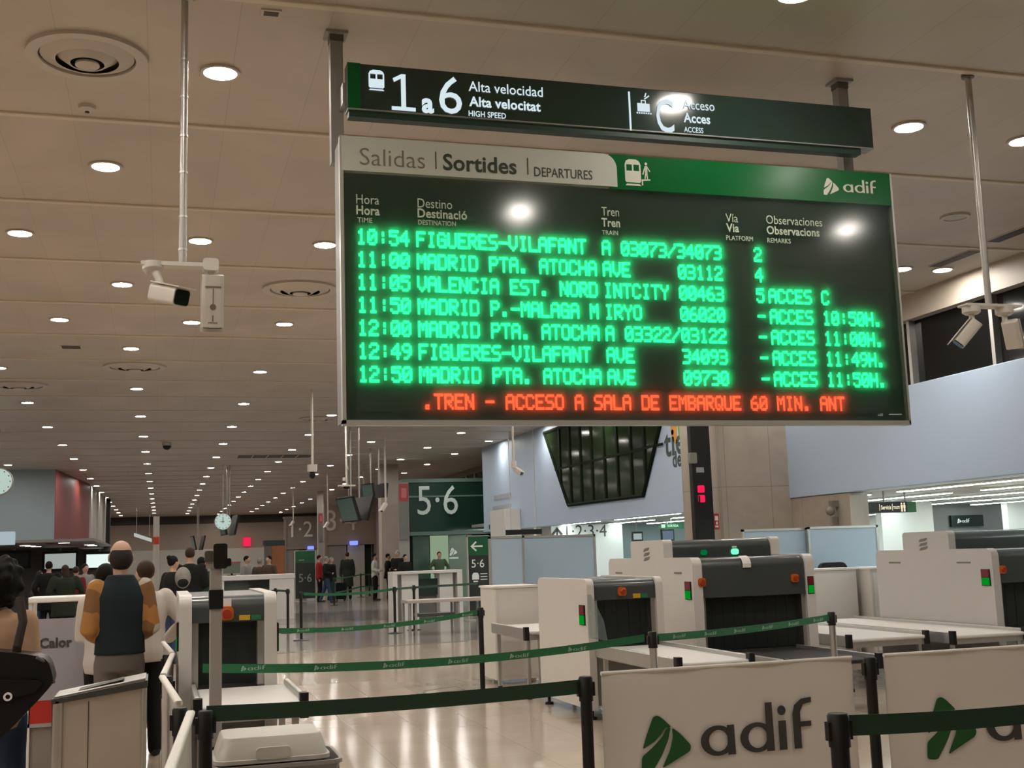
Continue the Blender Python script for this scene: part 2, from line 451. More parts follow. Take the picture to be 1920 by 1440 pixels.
# dark granite band and metal joint set in the floor
M_floor_far = tile_mat('grey_marble_floor', (0.30, 0.265, 0.24), (0.28, 0.25, 0.225), (0.22, 0.19, 0.17), 0.6, 0.6, 0.003, 0.12, marble=.06, rvar=.015)
struct('floor_far', MB().prism([(-26, 19.3), (27, 24.6), (27, 98), (-26, 98)], (0, 0, -.05), EX, EY, EZ * .052), M_floor_far, label='greyer marble floor beyond the dark joint strip')
struct('trim_50', MB().box(2.4, 31.6, -.05, 9.5, 37.6, .005), M_floor_dark, label='dark granite band in the marble floor beyond the queue posts')
jl = MB(); a = atz(500, 1227, 0); b = atz(880, 1202, 0)
d = (b - a).normalized(); nrm = Vector((-d.y, d.x, 0)) * .03
jl.prism([(0, 0), (1, 0), (1, 1), (0, 1)], (a.x, a.y, 0), b - a, nrm, (0, 0, .004))
struct('trim_51', jl, mat('dark_joint', (0.10, 0.075, 0.06), .5), label='dark joint strip crossing the marble floor')
hb = MB(); hb.m = 0
p = [atz(q[0], q[1], 0) for q in ((800, 1302), (872, 1292), (858, 1286), (790, 1296))]
for i in range(4):
    a, b = p[i], p[(i + 1) % 4]; d = (b - a); nr = Vector((-d.y, d.x, 0)).normalized() * .025
    hb.prism([(0, 0), (1, 0), (1, 1), (0, 1)], (a.x, a.y, 0), d, nr, (0, 0, .003))
tag(hb.build('floor_hatch', mat('dark_joint', (0.1, .07, .06))), 'square floor hatch frame set in the marble beside the queue post', 'hatch')

# ---- right wall of the hall
struct('wall_right', MB().rbox(XW - .02, 6, 2.47, XW + .4, 19.3, 4.0, .015, 'y'), M_bluewhite, label='plain white wall band over the right machines, below the dark window')
struct('trim_52', MB().box(XW - .01, 6, 5.0, XW + .4, 20.0, H), mat('beige_header', (0.40, 0.35, 0.29), .5, vary=.05), label='beige header beam between the ceiling and the dark window')
w1 = struct('window_1', MB().box(XW + .16, 6, 3.98, XW + .2, 20.0, 5.02), mat('night_window_glass', (0.006, 0.007, 0.007), .08, vary=.05, spec=.3), label='long dark night window above the white wall at the right')
for i, y in enumerate((7.2, 9.3, 11.4, 13.45, 15.33, 17.3)):
    MB().box(XW + .05, y - .035, 3.99, XW + .17, y + .035, 5.01).build('mullion', M_alu, w1)
# pillar
pl = MB(); pl.box(9.59, 19.11, 0, XW + .3, 20.75, H)
M_pill = tile_mat('pillar_stone_cladding', (0.375, 0.325, 0.27), (0.34, 0.295, 0.245), (0.22, 0.18, 0.15), 0.9, 1.35, 0.006, 0.3, marble=.10, mscale=1.5)
# cladding joints must run on vertical faces: swap the axes of the pattern
def vertical_pattern(M, vec):
    nt = M.node_tree
    mp = [n for n in nt.nodes if n.type == 'MAPPING'][0]; tc = [n for n in nt.nodes if n.type == 'TEX_COORD'][0]
    sx = nt.nodes.new('ShaderNodeSeparateXYZ'); cb = nt.nodes.new('ShaderNodeCombineXYZ'); ad = nt.nodes.new('ShaderNodeMath'); ad.operation = 'ADD'
    nt.links.new(tc.outputs['Object'], sx.inputs[0]); nt.links.new(sx.outputs['X'], ad.inputs[0]); nt.links.new(sx.outputs['Y'], ad.inputs[1])
    nt.links.new(ad.outputs[0], cb.inputs['X']); nt.links.new(sx.outputs['Z'], cb.inputs['Y']); nt.links.new(cb.outputs[0], mp.inputs['Vector'])
vertical_pattern(M_pill, None)
struct('pillar', pl, M_pill, label='beige stone-clad pillar behind the departures board')
struct('wall_right_stone', MB().box(XW, 17.2, 0, XW + .35, 19.3, 2.46), M_pill, label='beige stone wall below the white band beside the pillar')
# wall beyond the pillar, with the slanted window
struct('wall_right_far', MB().box(XW, 20.7, 2.47, XW + .4, 40.5, H), M_bluewhite, label='pale blue-white upper wall with a slanted dark window')
win = MB(); W4 = [(33.21, 5.17), (24.1, 5.22), (25.88, 2.9), (31.29, 2.93)]
win.prism([(a, b) for a, b in W4], (XW - .03, 0, 0), (0, 1, 0), (0, 0, 1), (.05, 0, 0))
M_offglass.node_tree.nodes['Principled BSDF'].inputs['IOR'].default_value = 1.22
w2 = struct('window_2', win, M_offglass, label='dark slanted trapezoid window high on the pale wall')
fr = MB()
for i in range(4):
    a, b = W4[i], W4[(i + 1) % 4]
    fr.tube([(XW - .03, a[0], a[1]), (XW - .03, b[0], b[1])], .05, 6)
fr.build('window_frame', M_mull, w2)
def edge_z(y):
    if y > 31.29: return 2.93 + (y - 31.29) / (33.21 - 31.29) * (5.17 - 2.93)
    if y < 25.88: return 2.9 + (25.88 - y) / (25.88 - 24.1) * (5.22 - 2.9)
    return 2.91
for px in (1052, 1071, 1091, 1112, 1136, 1160, 1186, 1212):
    y = atx(px, 860, XW).y
    MB().box(XW - .06, y - .05, edge_z(y), XW - .025, y + .05, 5.18).build('mullion', M_mull, w2)
za = atx(1130, 860, XW).z
MB().box(XW - .055, 24.6, za - .03, XW - .026, 32.3, za + .03).build('transom', M_mull, w2)
# lower strip of the upper wall reads as separate boards; soffit edge
struct('trim_53', MB().box(XW - .03, 20.75, 2.42, XW + .4, 40.5, 2.50), M_bluewhite, label='lower edge strip of the pale upper wall')
# wall further down the hall
struct('wall_right_end', MB().box(XW + 2.1, 40.5, 0, XW + 2.5, 97, H), M_brown, label='brown wall of the far half of the hall, right side')
w3 = struct('window_3', MB().box(XW + 1.98, 40.6, 4.1, XW + 2.08, 60, 5.1), M_offglass, label='dark window band behind the glass gate enclosure')
for i in range(12):
    MB().box(XW + 1.93, 41.5 + i * 1.5, 4.1, XW + 2.0, 41.62 + i * 1.5, 5.1).build('mullion', M_greypaint, w3)

# ---- side concourse under the right wall
struct('ceiling_side', MB().box(XW + .4, 6, 2.66, 27, 43.8, 2.76).box(12.6, 43.8, 2.66, 27, 62, 2.76), M_ceil2, label='grey ceiling of the side concourse with strip lights')
struct('wall_side', MB().box(26.8, 6, 0, 27, 62, 2.9), M_wallwhite, label='outer wall of the side concourse')
def front_wall(name, px0, px1, Y, z1, M, label, depth=.25, z0=0):
    x0 = aty(px0, 1000, Y).x; x1 = aty(px1, 1000, Y).x
    return struct(name, MB().box(x0, Y, z0, x1, Y + depth, z1), M, label=label)
struct('wall_concourse_right', MB().box(aty(1655, 1000, 27).x, 27, 0, aty(1752, 1000, 27).x, 27.25, 2.66), M_wallwhite, label='white wall of the side concourse below the toilet sign')
front_wall('wall_recess', 1740, 1905, 30, 2.66, mat('recess_grey', (0.20, 0.20, 0.20), .5), 'grey recessed wall around the dark logo panel')
front_wall('wall_concourse_end', 1893, 2080, 28.5, 2.66, M_wallwhite, 'white wall at the right end of the side concourse')
front_wall('wall_platform_access', 1005, 1167, 41, 2.6, M_wallwhite, 'white wall lettered with the platform numbers')
front_wall('wall_shop_front', 1165, 1340, 44, 2.66, mat('shop_teal', (0.20, 0.27, 0.27), .4), 'teal shop front at the end of the side concourse')
front_wall('wall_concourse_back', 1340, 1745, 50, 2.66, M_wallwhite, 'back wall of the side concourse')

# ---- far end of the hall
struct('wall_end', MB().box(-26, 97, 2.75, XW + 2.4, 97.3, 4.75), mat('tan_end_wall', (0.36, 0.285, 0.225), .5, vary=.05), label='tan upper wall closing the far end of the hall')
struct('trim_54', MB().box(-26, 97.05, 4.75, XW + 2.4, 97.3, H), mat('dark_end_strip', (0.05, 0.042, 0.035), .5), label='dark strip under the ceiling at the far end')
struct('wall_end_lower', MB().box(-26, 97.0, 0, XW + 2.4, 97.3, 2.75), mat('white_end_wall', (0.55, 0.52, 0.46), .5, vary=.05), label='white lower wall at the far end of the hall')
# ---- left side: ticket office block
struct('wall_office_front', MB().box(-10, 48.2, 2.66, -3.93, 48.5, H), M_bulk, label='grey upper wall of the ticket office block, left')
rw = MB(); rw.prism([(0, 0), (1, 0), (1, 1), (0, 1)], (-3.92, 48.2, 2.55), (0.75, 8.8, 0), (0, 0, H - 2.55), (-.3, 0.03, 0))
struct('wall_office_side', rw, M_redwall, label='dark red side wall of the ticket office block')
struct('ceiling_office', MB().box(-10, 46.5, 2.6, -2.4, 62, 2.7), mat('office_soffit', (0.22, 0.21, 0.20), .5), label='soffit below the ticket office block')
struct('wall_office_back', MB().box(-12, 61, 0, -2.4, 61.3, 2.66), mat('office_back', (0.17, 0.16, 0.155), .5), label='grey wall of the ticket office with lit screens')
cw = MB()
for i in range(5):
    y = 58 + i * 2.3; cw.box(-3.25 + .05 * i - .25, y, 2.6, -3.15 + .05 * i, y + 1.5, H)
struct('wall_office_columns', cw, mat('pale_slats', (0.42, 0.40, 0.37), .5), label='row of pale vertical slats beside the red wall')
struct('trim_55', MB().box(-3.3, 70.2, 2.5, -2.8, 71.0, H), M_black, label='dark end post of the slatted wall')
struct('trim_56', MB().box(-3.6, 57, 2.5, -2.7, 70.2, 2.62), mat('pale_slats', (0.42, 0.40, 0.37)), label='ledge under the slatted wall')

# ================================================================== CEILING LIGHTS
def proj(p):
    d = Vector(p) - Vector((0, 0, CH)); z = d.dot(_fw)
    if z <= 0.1: return None
    return 960 + F_PX * d.dot(RT) / z, 720 - F_PX * d.dot(UP) / z
def in_view(p):
    q = proj(p)
    if q is None or not (-20 < q[0] < 1940 and -20 < q[1] < 1440): return False
    x, y = q
    if 650 < x < 1690 and 262 + (x - 640) * .063 < y < 792: return False
    if 652 < x < 1634 and 117 + (x - 652) * .09 < y < 218 + (x - 652) * .07: return False
    if p[0] > 8.5 and p[1] > 44.5: return False
    return True
ORD = 'first second third fourth fifth sixth seventh eighth ninth tenth eleventh twelfth thirteenth fourteenth fifteenth sixteenth seventeenth eighteenth nineteenth twentieth'.split()
M_ring = mat('lamp_ring_white', (0.52, 0.47, 0.41), .4)
LR = 0.125
def lamp_meshes():
    r = MB().ring(LR + .028, LR, (0, 0, -.02), EX, EY, EZ * .022, 28)
    d = MB().tube([(0, 0, -.012), (0, 0, -.006)], LR + .002, 28)
    return r, d
GL = 'recessed ceiling downlights'
lamp_root = empty('ceiling_downlight', (0, 0, H), 'x', 'ceiling light', GL)
r_, d_ = lamp_meshes()
r_.build('trim_ring', M_ring, lamp_root, True); d_.build('diffuser', M_lampglow, lamp_root)
far_mb = MB(); far_mb.ring(LR + .028, LR, (0, 0, -.02), EX, EY, EZ * .022, 20); far_mb.m = 1; far_mb.tube([(0, 0, -.012), (0, 0, -.006)], LR + .002, 20)
far_root = tag(far_mb.build('ceiling_downlight', [M_ring, M_lampglow]), 'x', 'ceiling light', GL)
used_near = used_far = False
def downlight(x, y, label):
    global used_near, used_far
    if y < 32:
        if not used_near: o = lamp_root; used_near = True; o['label'] = label; o.location = (x, y, H)
        else: copy_tree(lamp_root, label, GL, (x, y, H))
    else:
        if not used_far: o = far_root; used_far = True; o['label'] = label; o.location = (x, y, H)
        else: copy_tree(far_root, label, GL, (x, y, H))
ROWS = [(-5.35, 11.15, 4.95), (-2.95, 8.55, 4.98), (-0.54, 11.3, 4.93), (1.85, 8.87, 4.90), (4.25, 11.0, 4.92), (6.52, 8.81, 4.84), (8.87, 10.9, 4.85), (10.48, 13.68, 4.82)]
for k, (x, y0, st) in enumerate(ROWS):
    n = 0
    ys = []
    y = y0 - st
    while y < 96:
        y += st
        ys.append(y)
    for y in ys:
        if y > 95 or y < 7.5: continue
        if x > 10 and y > 55: continue
        if k == 6 and abs(y - 10.9) < .1: continue          # the dead lamp, below
        if in_view((x, y, H)):
            lab = 'lit round ceiling downlight, %s from the near end of the %s row from the left' % (ORD[n], ORD[k]); n += 1
        else: lab = 'round ceiling downlight out of sight behind the board or outside the frame'
        downlight(x, y, lab)
for x, y, lab in ((0.4, 8.87, 'large lit downlight between the white camera pole and the departures board'),
                  (0.4, 13.83, 'lit downlight just right of the white camera pole, above the cameras'),
                  (0.42, 18.71, 'lit downlight seen between the two white cameras of the left pole'),
                  (-1.56, 13.83, 'lit downlight near the left edge, on the level of the camera pole'),
                  (-1.52, 18.74, 'lit downlight left of the camera pole, beside the small dark ceiling slot'),
                  (7.86, 8.91, 'lit downlight cut by the right edge of the picture'),
                  (9.85, 13.73, 'lit downlight touching the right edge of the departures board')):
    downlight(x, y, lab)
HID = 'round ceiling downlight out of sight behind the board or outside the frame'
for y in (3.29, -1.7, -6.6, -11.5):
    for k in range(-5, 3):
        x = 3.77 + 4.14 * k + (2.07 if y in (-1.7, -11.5) else 0)
        if y < 0 and -1.5 < x < 11.5 and y > -12: x += 13.0 if x > 5 else -13.0      # unseen lamps shifted aside so their reflections miss the board
        if not -25 < x < 24 or (y > 0 and k > 1): continue
        if x > 10.5: continue
        downlight(x, y, HID)
for x, y in ((4.14, 6.70), (6.06, 5.13), (-2.4, 6.4), (-4.6, 6.4), (-.2, 5.9), (8.6, 6.2)): downlight(x, y, HID)
for x in (-8.2, -11.0, -14.0, -17, -20):
    for y in range(-10, 60, 5): downlight(x, y + (2.4 if int(x) % 2 else 0), 'round ceiling downlight out of sight behind the board or outside the frame')
# unlit lamp
t = empty('unlit_downlight', (8.9, 11.31, H), 'unlit round ceiling lamp left of the right camera pole', 'ceiling light')
MB().ring(.17, .13, (0, 0, -.03), EX, EY, EZ * .03, 28).build('trim_ring', M_ring, t, True)
MB().tube([(0, 0, -.02), (0, 0, -.006)], .132, 28).build('diffuser', mat('unlit_lens', (.42, .38, .33), .4), t)

# round air diffusers
M_duct = mat('dark_duct', (0.05, 0.04, 0.033), .6)
def diffuser(x, y, r, label):
    t = empty('air_diffuser', (x, y, H), label, 'air vent', 'round ceiling air diffusers')
    k = r / .5
    MB().ring(.50 * k, .40 * k, (0, 0, -.03), EX, EY, EZ * .03, 40).build('outer_ring', M_ring, t, True)
    for j, (a, b, h) in enumerate(((.385, .27, .055), (.25, .15, .075))):
        c = MB(); n = 40
        for (rad, z) in ((a * k, -.012), (b * k, -h), (b * k - .01, -h + .004), (a * k - .01, -.004)):
            for i in range(n): c.v.append((rad * math.cos(6.2832 * i / n), rad * math.sin(6.2832 * i / n), z))
        for q in range(4):
            for i in range(n):
                jn = (i + 1) % n; q2 = (q + 1) % 4
                c.face((q * n + i, q * n + jn, q2 * n + jn, q2 * n + i))
        c.build('cone_ring', M_ring, t, True)
    MB().tube([(0, 0, -.085), (0, 0, -.07)], .10 * k, 24).build('centre_cap', M_ring, t)
    MB().tube([(0, 0, -.005), (0, 0, .01)], .42 * k, 32).build('duct', M_duct, t)
    return t
diffuser(-0.56, 8.77, .43, 'large round air diffuser at the top left of the ceiling')
diffuser(1.82, 16.17, .52, 'round air diffuser touching the left edge of the departures board')
diffuser(-0.52, 23.17, .58, 'round air diffuser in the second light row, below the left camera')
diffuser(-2.85, 25.77, .58, 'round air diffuser at the left edge of the picture')
diffuser(4.0, 31.5, .5, 'small far round air diffuser below and left of the board')
def slot(name, x, y, sx, sy, label, M=M_duct):
    t = empty(name, (x, y, H), label, 'air vent')
    MB().box(-sx / 2, -sy / 2, -.012, sx / 2, sy / 2, .004).build('frame', M_ring, t)
    MB().box(-sx / 2 + .02, -sy / 2 + .02, -.016, sx / 2 - .02, sy / 2 - .02, -.008).build('opening', M, t)
slot('ceiling_slot', .69, 7.78, .14, .10, 'small dark ceiling opening at the top, left of the sign post')
slot('ceiling_slot', -1.52, 21.14, .34, .30, 'small dark ceiling slot left of the second light row')
slot('ceiling_slot', 10.16, 11.79, .22, .9, 'dark ceiling slot at the right edge above the camera pole')
slot('ceiling_slot', 10.24, 13.1, .22, .9, 'dark ceiling slot right of the board, above the lit lamp')
g = empty('air_grille', (3.89, 43.0, H), 'long ceiling air grille of five dark squares, far below the board', 'air vent')
MB().box(-1.35, -.55, -.02, 1.35, .55, .0).build('frame', M_ring, g)
for i in range(5):
    MB().box(-1.3 + i * .53, -.5, -.03, -.82 + i * .53, .5, -.015).build('opening', M_duct, g)
d = empty('smoke_detector', (-0.62, 9.8, H), 'small round smoke detector below the large air diffuser', 'smoke detector')
MB().tube([(0, 0, 0), (0, 0, -.03), (0, 0, -.05)], [.07, .065, .03], 20).build('base', M_ring, d, True)
MB().tube([(0, 0, -.05), (0, 0, -.058)], .018, 12).build('sensor', M_black, d)
d = empty('dome_camera', (.13, 37.96, H), 'small dark dome camera far away on the ceiling', 'camera')
MB().cyl(0, 0, -.10, 0, .14).build('base', M_ring, d, True); MB().ball((0, 0, -.1), .13).build('dome', M_black, d, True)

# ================================================================== DIRECTION SIGN AND DEPARTURES BOARD
YB = 7.70
post_t = None
for x, lab in ((1.17, 'grey square post holding the signs at their left end'), (5.31, 'grey square post holding the signs at their right end')):
    t = empty('sign_post', (x, YB + .33, H), lab, 'sign post', 'posts of the departures board')
    MB().box(-.045, -.045, -.98, .045, .045, 0).build('upright', M_greypaint, t)
    MB().box(-.08, -.08, -.02, .08, .08, 0).build('ceiling_plate', M_greypaint, t)
    MB().box(-.05, -.05, -.07, .05, .05, -.02).build('sleeve', mat('dark_grey_paint', (.12, .115, .10), .5), t)

M_signface = mat('sign_dark_green_face', (0.016, 0.034, 0.026), .12, vary=.04, coat=.6)
M_signgreen = mat('sign_bright_green', (0.001, 0.105, 0.022), .22, vary=.04, coat=.0, spec=.3)
sg = empty('direction_sign', (0, 0, 0), 'long dark green direction sign reading 1 a 6, above the departures board', 'sign')
x0, x1 = 1.2, 5.36; zb, zt = 4.72, 5.05
MB().rbox(x0, YB + .004, zb, x1, YB + .12, zt, .006, 'x').build('housing', M_signface, sg)
MB().box(x0, YB - .004, zb - .008, x1, YB + .12, zb).build('lower_lip', mat('sign_lip', (.26, .27, .24), .4), sg)
MB().box(x0 + .01, YB + .015, zb - .055, 5.25, YB + .10, zb - .008).build('cable_tray', mat('tray_dark_green', (.010, .035, .018), .5), sg)
gx = aty(676, 165, YB).x
MB().box(x0, YB - .003, zb, gx, YB + .004, zt).build('green_block', M_signgreen, sg)
tx = MB(); Ys = YB - .004
a = aty(757, 208, YB)
tx.poly([(-.085, 0), (.085, 0), (.085, .028), (.017, .028), (.017, .268), (-.012, .268), (-.075, .232), (-.066, .205), (-.017, .234), (-.017, .028), (-.085, .028)], (a.x, Ys, a.z), EX, EZ)
wpx(tx, '6', Ys, (824, 211), (867, 214), .270)
wpx(tx, 'Alta velocidad', Ys, (879, 171), (1018, 181), .074, .004)
wpx(tx, 'HIGH SPEED', Ys, (879, 218), (949, 222), .042, .012)
wpx(tx, 'a', Ys, (791, 209), (814, 211), .155, .04)
wpx(tx, 'Alta velocitat', Ys, (880, 199), (1014, 208), .074, .026)
tx.build('lettering', M_signwhite, sg)
tx = MB()
wpx(tx, 'C', Ys, (1232, 246), (1265, 249), .262, .01)
wpx(tx, 'Acceso', Ys, (1281, 204), (1340, 208), .074, .004)
wpx(tx, 'Acces', Ys, (1282, 229), (1332, 232), .076, .026)
wpx(tx, 'ACCESS', Ys, (1283, 247), (1319, 250), .042, .012)
tx.build('lettering', M_signwhite, sg)
a = aty(1179, 172, YB); b = aty(1181, 245, YB)
MB().box(a.x - .007, Ys, b.z, a.x + .007, Ys + .002, a.z).build('divider', M_signwhite, sg)
ic = MB(); a = aty(706, 170, YB); train_icon(ic, a.x, a.z, .15, .11, Ys)
ic.build('train_symbol', M_signwhite, sg)
ic = MB(); a = aty(1207, 214, YB)
def P2(mb, pts, o): mb.poly(pts, (o.x, Ys, o.z), EX, EZ)
for i in range(7): P2(ic, [(-.058 + i * .018, 0), (-.046 + i * .018, 0), (-.046 + i * .018, .012), (-.058 + i * .018, .012)], a)
P2(ic, [(-.05, .018), (.05, .018), (.05, .082), (-.05, .082)], a)
P2(ic, [(-.02, .082), (-.012, .082), (-.012, .1), (-.02, .1)], a); P2(ic, [(.012, .082), (.02, .082), (.02, .1), (.012, .1)], a); P2(ic, [(-.02, .1), (.02, .1), (.02, .108), (-.02, .108)], a)
P2(ic, [(.005, .118), (.012, .112), (.05, .14), (.046, .15)], a); P2(ic, [(.02, .135), (.028, .165), (.02, .165), (.006, .13)], a)
ic.build('luggage_symbol', M_signwhite, sg)

for x in (1.215, 5.31): MB().box(x - .03, YB + .12, 4.80, x + .03, YB + .286, 4.95).build('bracket', M_greypaint, sg)
# departures board
bx0, bx1, bz0, bz1 = 1.145, 5.455, 2.545, 4.50
bd = empty('departures_board', (0, 0, 0), 'large green departures board with lit green dot-matrix train rows', 'departures board')
MB().rbox(bx0, YB + .004, bz0, bx1, YB + .27, bz1, .01, 'x').build('housing', mat('board_housing', (.20, .20, .185), .45), bd)
for x in (1.215, 5.31): MB().box(x - .03, YB + .265, 4.43, x + .03, YB + .286, 4.48).build('bracket', M_greypaint, bd)
fr = MB()
fr.box(bx0 - .012, YB - .05, bz0 - .02, bx0 + .012, YB + .01, bz1); fr.box(bx1 - .008, YB - .05, bz0 - .02, bx1 + .008, YB + .01, bz1)
fr.box(bx0 - .012, YB - .05, bz0 - .03, bx1 + .008, YB + .01, bz0 + .005)
fr.build('frame', mat('board_frame_silver', (.52, .52, .47), .35, .5), bd)
zband = aty(1668, 389, YB).z
M_panel = mat('board_panel_dark_green', (0.012, 0.030, 0.020), .35, vary=.05)
pn = MB().box(bx0 + .012, YB - .006, bz0 + .004, bx1 - .008, YB + .004, zband).build('display_panel', M_panel, bd)
xt = aty(1152, 330, YB).x; zt0 = aty(640, 323, YB).z
bn = MB().box(xt - .05, YB - .048, zband, bx1 - .008, YB + .004, bz1).build('header_band', M_signgreen, bd)
pp = [(bx0, zt0), (xt, zt0), (xt, bz1 - .11)] + [(xt - .10 + .10 * math.cos(t * math.pi / 16), bz1 - .11 + .11 * math.sin(t * math.pi / 16)) for t in range(1, 9)] + [(bx0, bz1)]
plt = MB().prism(pp, (0, YB - .052, 0), EX, EZ, (0, .05, 0)).build('title_plate', mat('title_plate_white', (.52, .545, .475), .4, vary=.02), bd)
tx = MB(); Yt = YB - .054
wpx(tx, 'Salidas', Yt, (675, 309), (797, 316), .118, -.008)
tx.build('title_lettering', mat('title_grey_brown', (.20, .165, .12), .6), plt)
tx = MB(); zsb = aty(831, 318, YB).z - .012
wpx(tx, 'Sortides', Yt, (831, 318), (969, 326), .118, .022)
wpx(tx, 'DEPARTURES', Yt, (1002, 331), (1111, 336), .068, .006)
for px in (814, 985):
    a = aty(px, 300 + (px - 814) * .06, YB).x; tx.poly([(a - .004, zsb - .005), (a + .004, zsb - .005), (a + .004, zsb + .12), (a - .004, zsb + .12)], (0, Yt, 0), EX, EZ)
tx.build('title_lettering', mat('title_dark_green', (.035, .05, .025), .6), plt)
ic = MB(); a = aty(1183, 352, YB); b = aty(1183, 303, YB)
train_icon(ic, a.x, a.z, b.z - a.z, .125, YB - .050)
a = aty(1207, 352, YB)
def P3(pts): ic.poly(pts, (a.x, YB - .050, a.z), EX, EZ)
P3([(-.035, 0), (-.025, 0), (-.025, .035), (.035, .04), (.035, .05), (-.035, .045)])
P3([(-.012, .05), (-.004, .05), (.006, .10), (-.004, .105)]); P3([(.008, .05), (.016, .05), (.012, .105), (0, .105)])
P3([(-.006, .10), (.014, .10), (.012, .15), (-.004, .15)]); P3([(-.028, .085), (-.02, .08), (.0, .14), (-.006, .148)]); P3([(.012, .148), (.008, .14), (.03, .105), (.037, .11)])
P3([(-.004, .155), (.012, .155), (.014, .17), (.004, .178), (-.006, .17)])
ic.build('train_symbol', mat('header_print_cream', (.62, .62, .52), .5, vary=.02), bn)
lg = MB(); a = aty(1538, 369, YB); b = aty(1575, 366, YB); c = aty(1637, 369, YB)
tri_logo(lg, (a.x, YB - .050, a.z), EX, EZ, .138)
adif_word(lg, (b.x, YB - .050, b.z + .012), EX, EZ, .062, c.x - b.x)
lg.build('operator_logo', MATS['header_print_cream'], bn)
HEAD = [('time_heading', [('Hora', (668, 381), (711, 384), .065, 0), ('Hora', (668, 401), (712, 404), .065, .025), ('TIME', (670, 416), (698, 418), .034, .012)]),
        ('destination_heading', [('Destino', (783, 388), (848, 393), .065, 0), ('Destinació', (783, 407), (876, 412), .065, .022), ('DESTINATION', (784, 421), (855, 424), .034, .012)]),
        ('train_heading', [('Tren', (1128, 404), (1161, 406), .065, 0), ('Tren', (1128, 424), (1163, 426), .065, .025), ('TRAIN', (1129, 440), (1159, 441), .034, .012)]),
        ('platform_heading', [('Vía', (1361, 416), (1384, 417), .065, 0), ('Via', (1362, 434), (1386, 435), .065, .025), ('PLATFORM', (1362, 450), (1412, 452), .036, .012)]),
        ('remarks_heading', [('Observaciones', (1437, 420), (1542, 424), .065, 0), ('Observacions', (1438, 439), (1537, 443), .065, .022), ('REMARKS', (1439, 454), (1483, 457), .036, .012)])]
M_head = mat('heading_print', (.52, .62, .46), .5, vary=.02)
for nm, lines in HEAD:
    hm = MB()
    for s, p0, p1, cap, bo in lines: wpx(hm, s, YB - .050, p0, p1, cap, bo)
    hm.build(nm, M_head, pn)
sm = MB(); wpx(sm, 'adif', YB - .050, (1646, 780), (1656, 780), .02); a = aty(1660, 779, YB); sm.box(a.x, YB - .050, a.z, a.x + .11, YB - .049, a.z + .006)
sm.build('maker_print', M_head, pn)
# dot-matrix rows
ROWS_TXT = [('10:54', 'FIGUERES-VILAFANT', 'A 03073/34073', '2', ''), ('11:00', 'MADRID PTA. ATOCHA', 'AVE     03112', '4', ''),
            ('11:05', 'VALENCIA EST. NORD', 'INTCITY 00463', '5', 'ACCES C'), ('11:50', 'MADRID P.-MALAGA M', 'IRYO    06020', '-', 'ACCES 10:50H.'),
            ('12:00', 'MADRID PTA. ATOCHA', 'A 03322/03122', '-', 'ACCES 11:00H.'), ('12:49', 'FIGUERES-VILAFANT', 'AVE     34093', '-', 'ACCES 11:49H.'),
            ('12:50', 'MADRID PTA. ATOCHA', 'AVE     09730', '-', 'ACCES 11:50H.')]
zr0 = aty(668, 459, YB).z; zr6 = aty(671, 717, YB).z
caph = aty(668, 430, YB).z - zr0
X = lambda px, py: aty(px, py, YB).x
FIELD = [(X(668, 450), X(769, 455), 5), (X(780, 455), X(1118, 475), 18), (X(1127, 465), X(1353, 483), 13), (X(1362, 480), X(1428, 482), 4), (X(1438, 540), X(1664, 550), 14)]
M_strip_led = mat('led_module_grey', (0.035, 0.045, 0.038), .45, vary=.06)
for r, row in enumerate(ROWS_TXT):
    z = zr0 + (zr6 - zr0) * r / 6
    mod = MB()
    for (xa, xb, n) in FIELD: mod.box(xa - .012, YB - .014, z - .022, xb + .012, YB - .006, z + caph + .022)
    ro = mod.build('display_row', M_strip_led, bd)
    tx = MB()
    for (xa, xb, n), s in zip(FIELD, row):
        if n == 4: s = '   ' + s
        led(tx, s, xa, xb, n, z, z + caph, YB - .017)
    tx.build('led_lettering', M_ledgreen, ro)
za = aty(815, 768, YB).z; zb_ = aty(815, 739, YB).z
mod = MB().box(X(668, 755), YB - .014, za - .02, X(1664, 755), YB - .006, zb_ + .02)
ro = mod.build('display_row', M_strip_led, bd)
xa = X(813, 755); xb = X(1583, 755); cw_ = (xb - xa) / 44
tx = MB(); led(tx, '.TREN - ACCESO A SALA DE EMBARQUE 60 MIN. ANT', xa - cw_, xb, 45, za, zb_, YB - .017)
tx.build('led_lettering', M_ledred, ro)
# clear cover in front of the display, slightly milky
MB().box(bx0 + .012, YB - .048, bz0 + .006, bx1 - .008, YB - .044, zband - .002).build('clear_cover', glass_mat('board_cover', (0.97, 0.99, 0.97), milky=.27, rough=.11), bd)

# ================================================================== HANGING CAMERAS, POLES, MONITORS
M_camwhite = mat('camera_white', (0.60, 0.56, 0.50), .4, vary=.03)
M_polegrey = mat('pole_galvanised', (0.46, 0.44, 0.41), .32, .6, vary=.08)
def cam_body(parent, loc, yaw, pitch, L=.30, wd=.115, ht=.10, hood=True, name='camera_body'):
    """bullet camera housing aimed along its +y axis: shell, black glass face, sun hood"""
    b = MB().rbox(-wd / 2, -L / 2, -ht / 2, wd / 2, L / 2, ht / 2, .025, 'y').build(name, M_camwhite, parent, True)
    b.location = loc; b.rotation_euler = (pitch, 0, yaw)
    MB().rbox(-wd * .44, L / 2 - .004, -ht * .42, wd * .44, L / 2 + .006, ht * .42, .02, 'y').build('front_glass', mat('camera_glass', (.004, .012, .006), .08), b)
    if hood:
        MB().rbox(-wd / 2 - .008, -L / 2 + .01, ht / 2 + .004, wd / 2 + .008, L / 2 + .04, ht / 2 + .012, .003, 'y').build('sun_hood', M_camwhite, b)
    return b
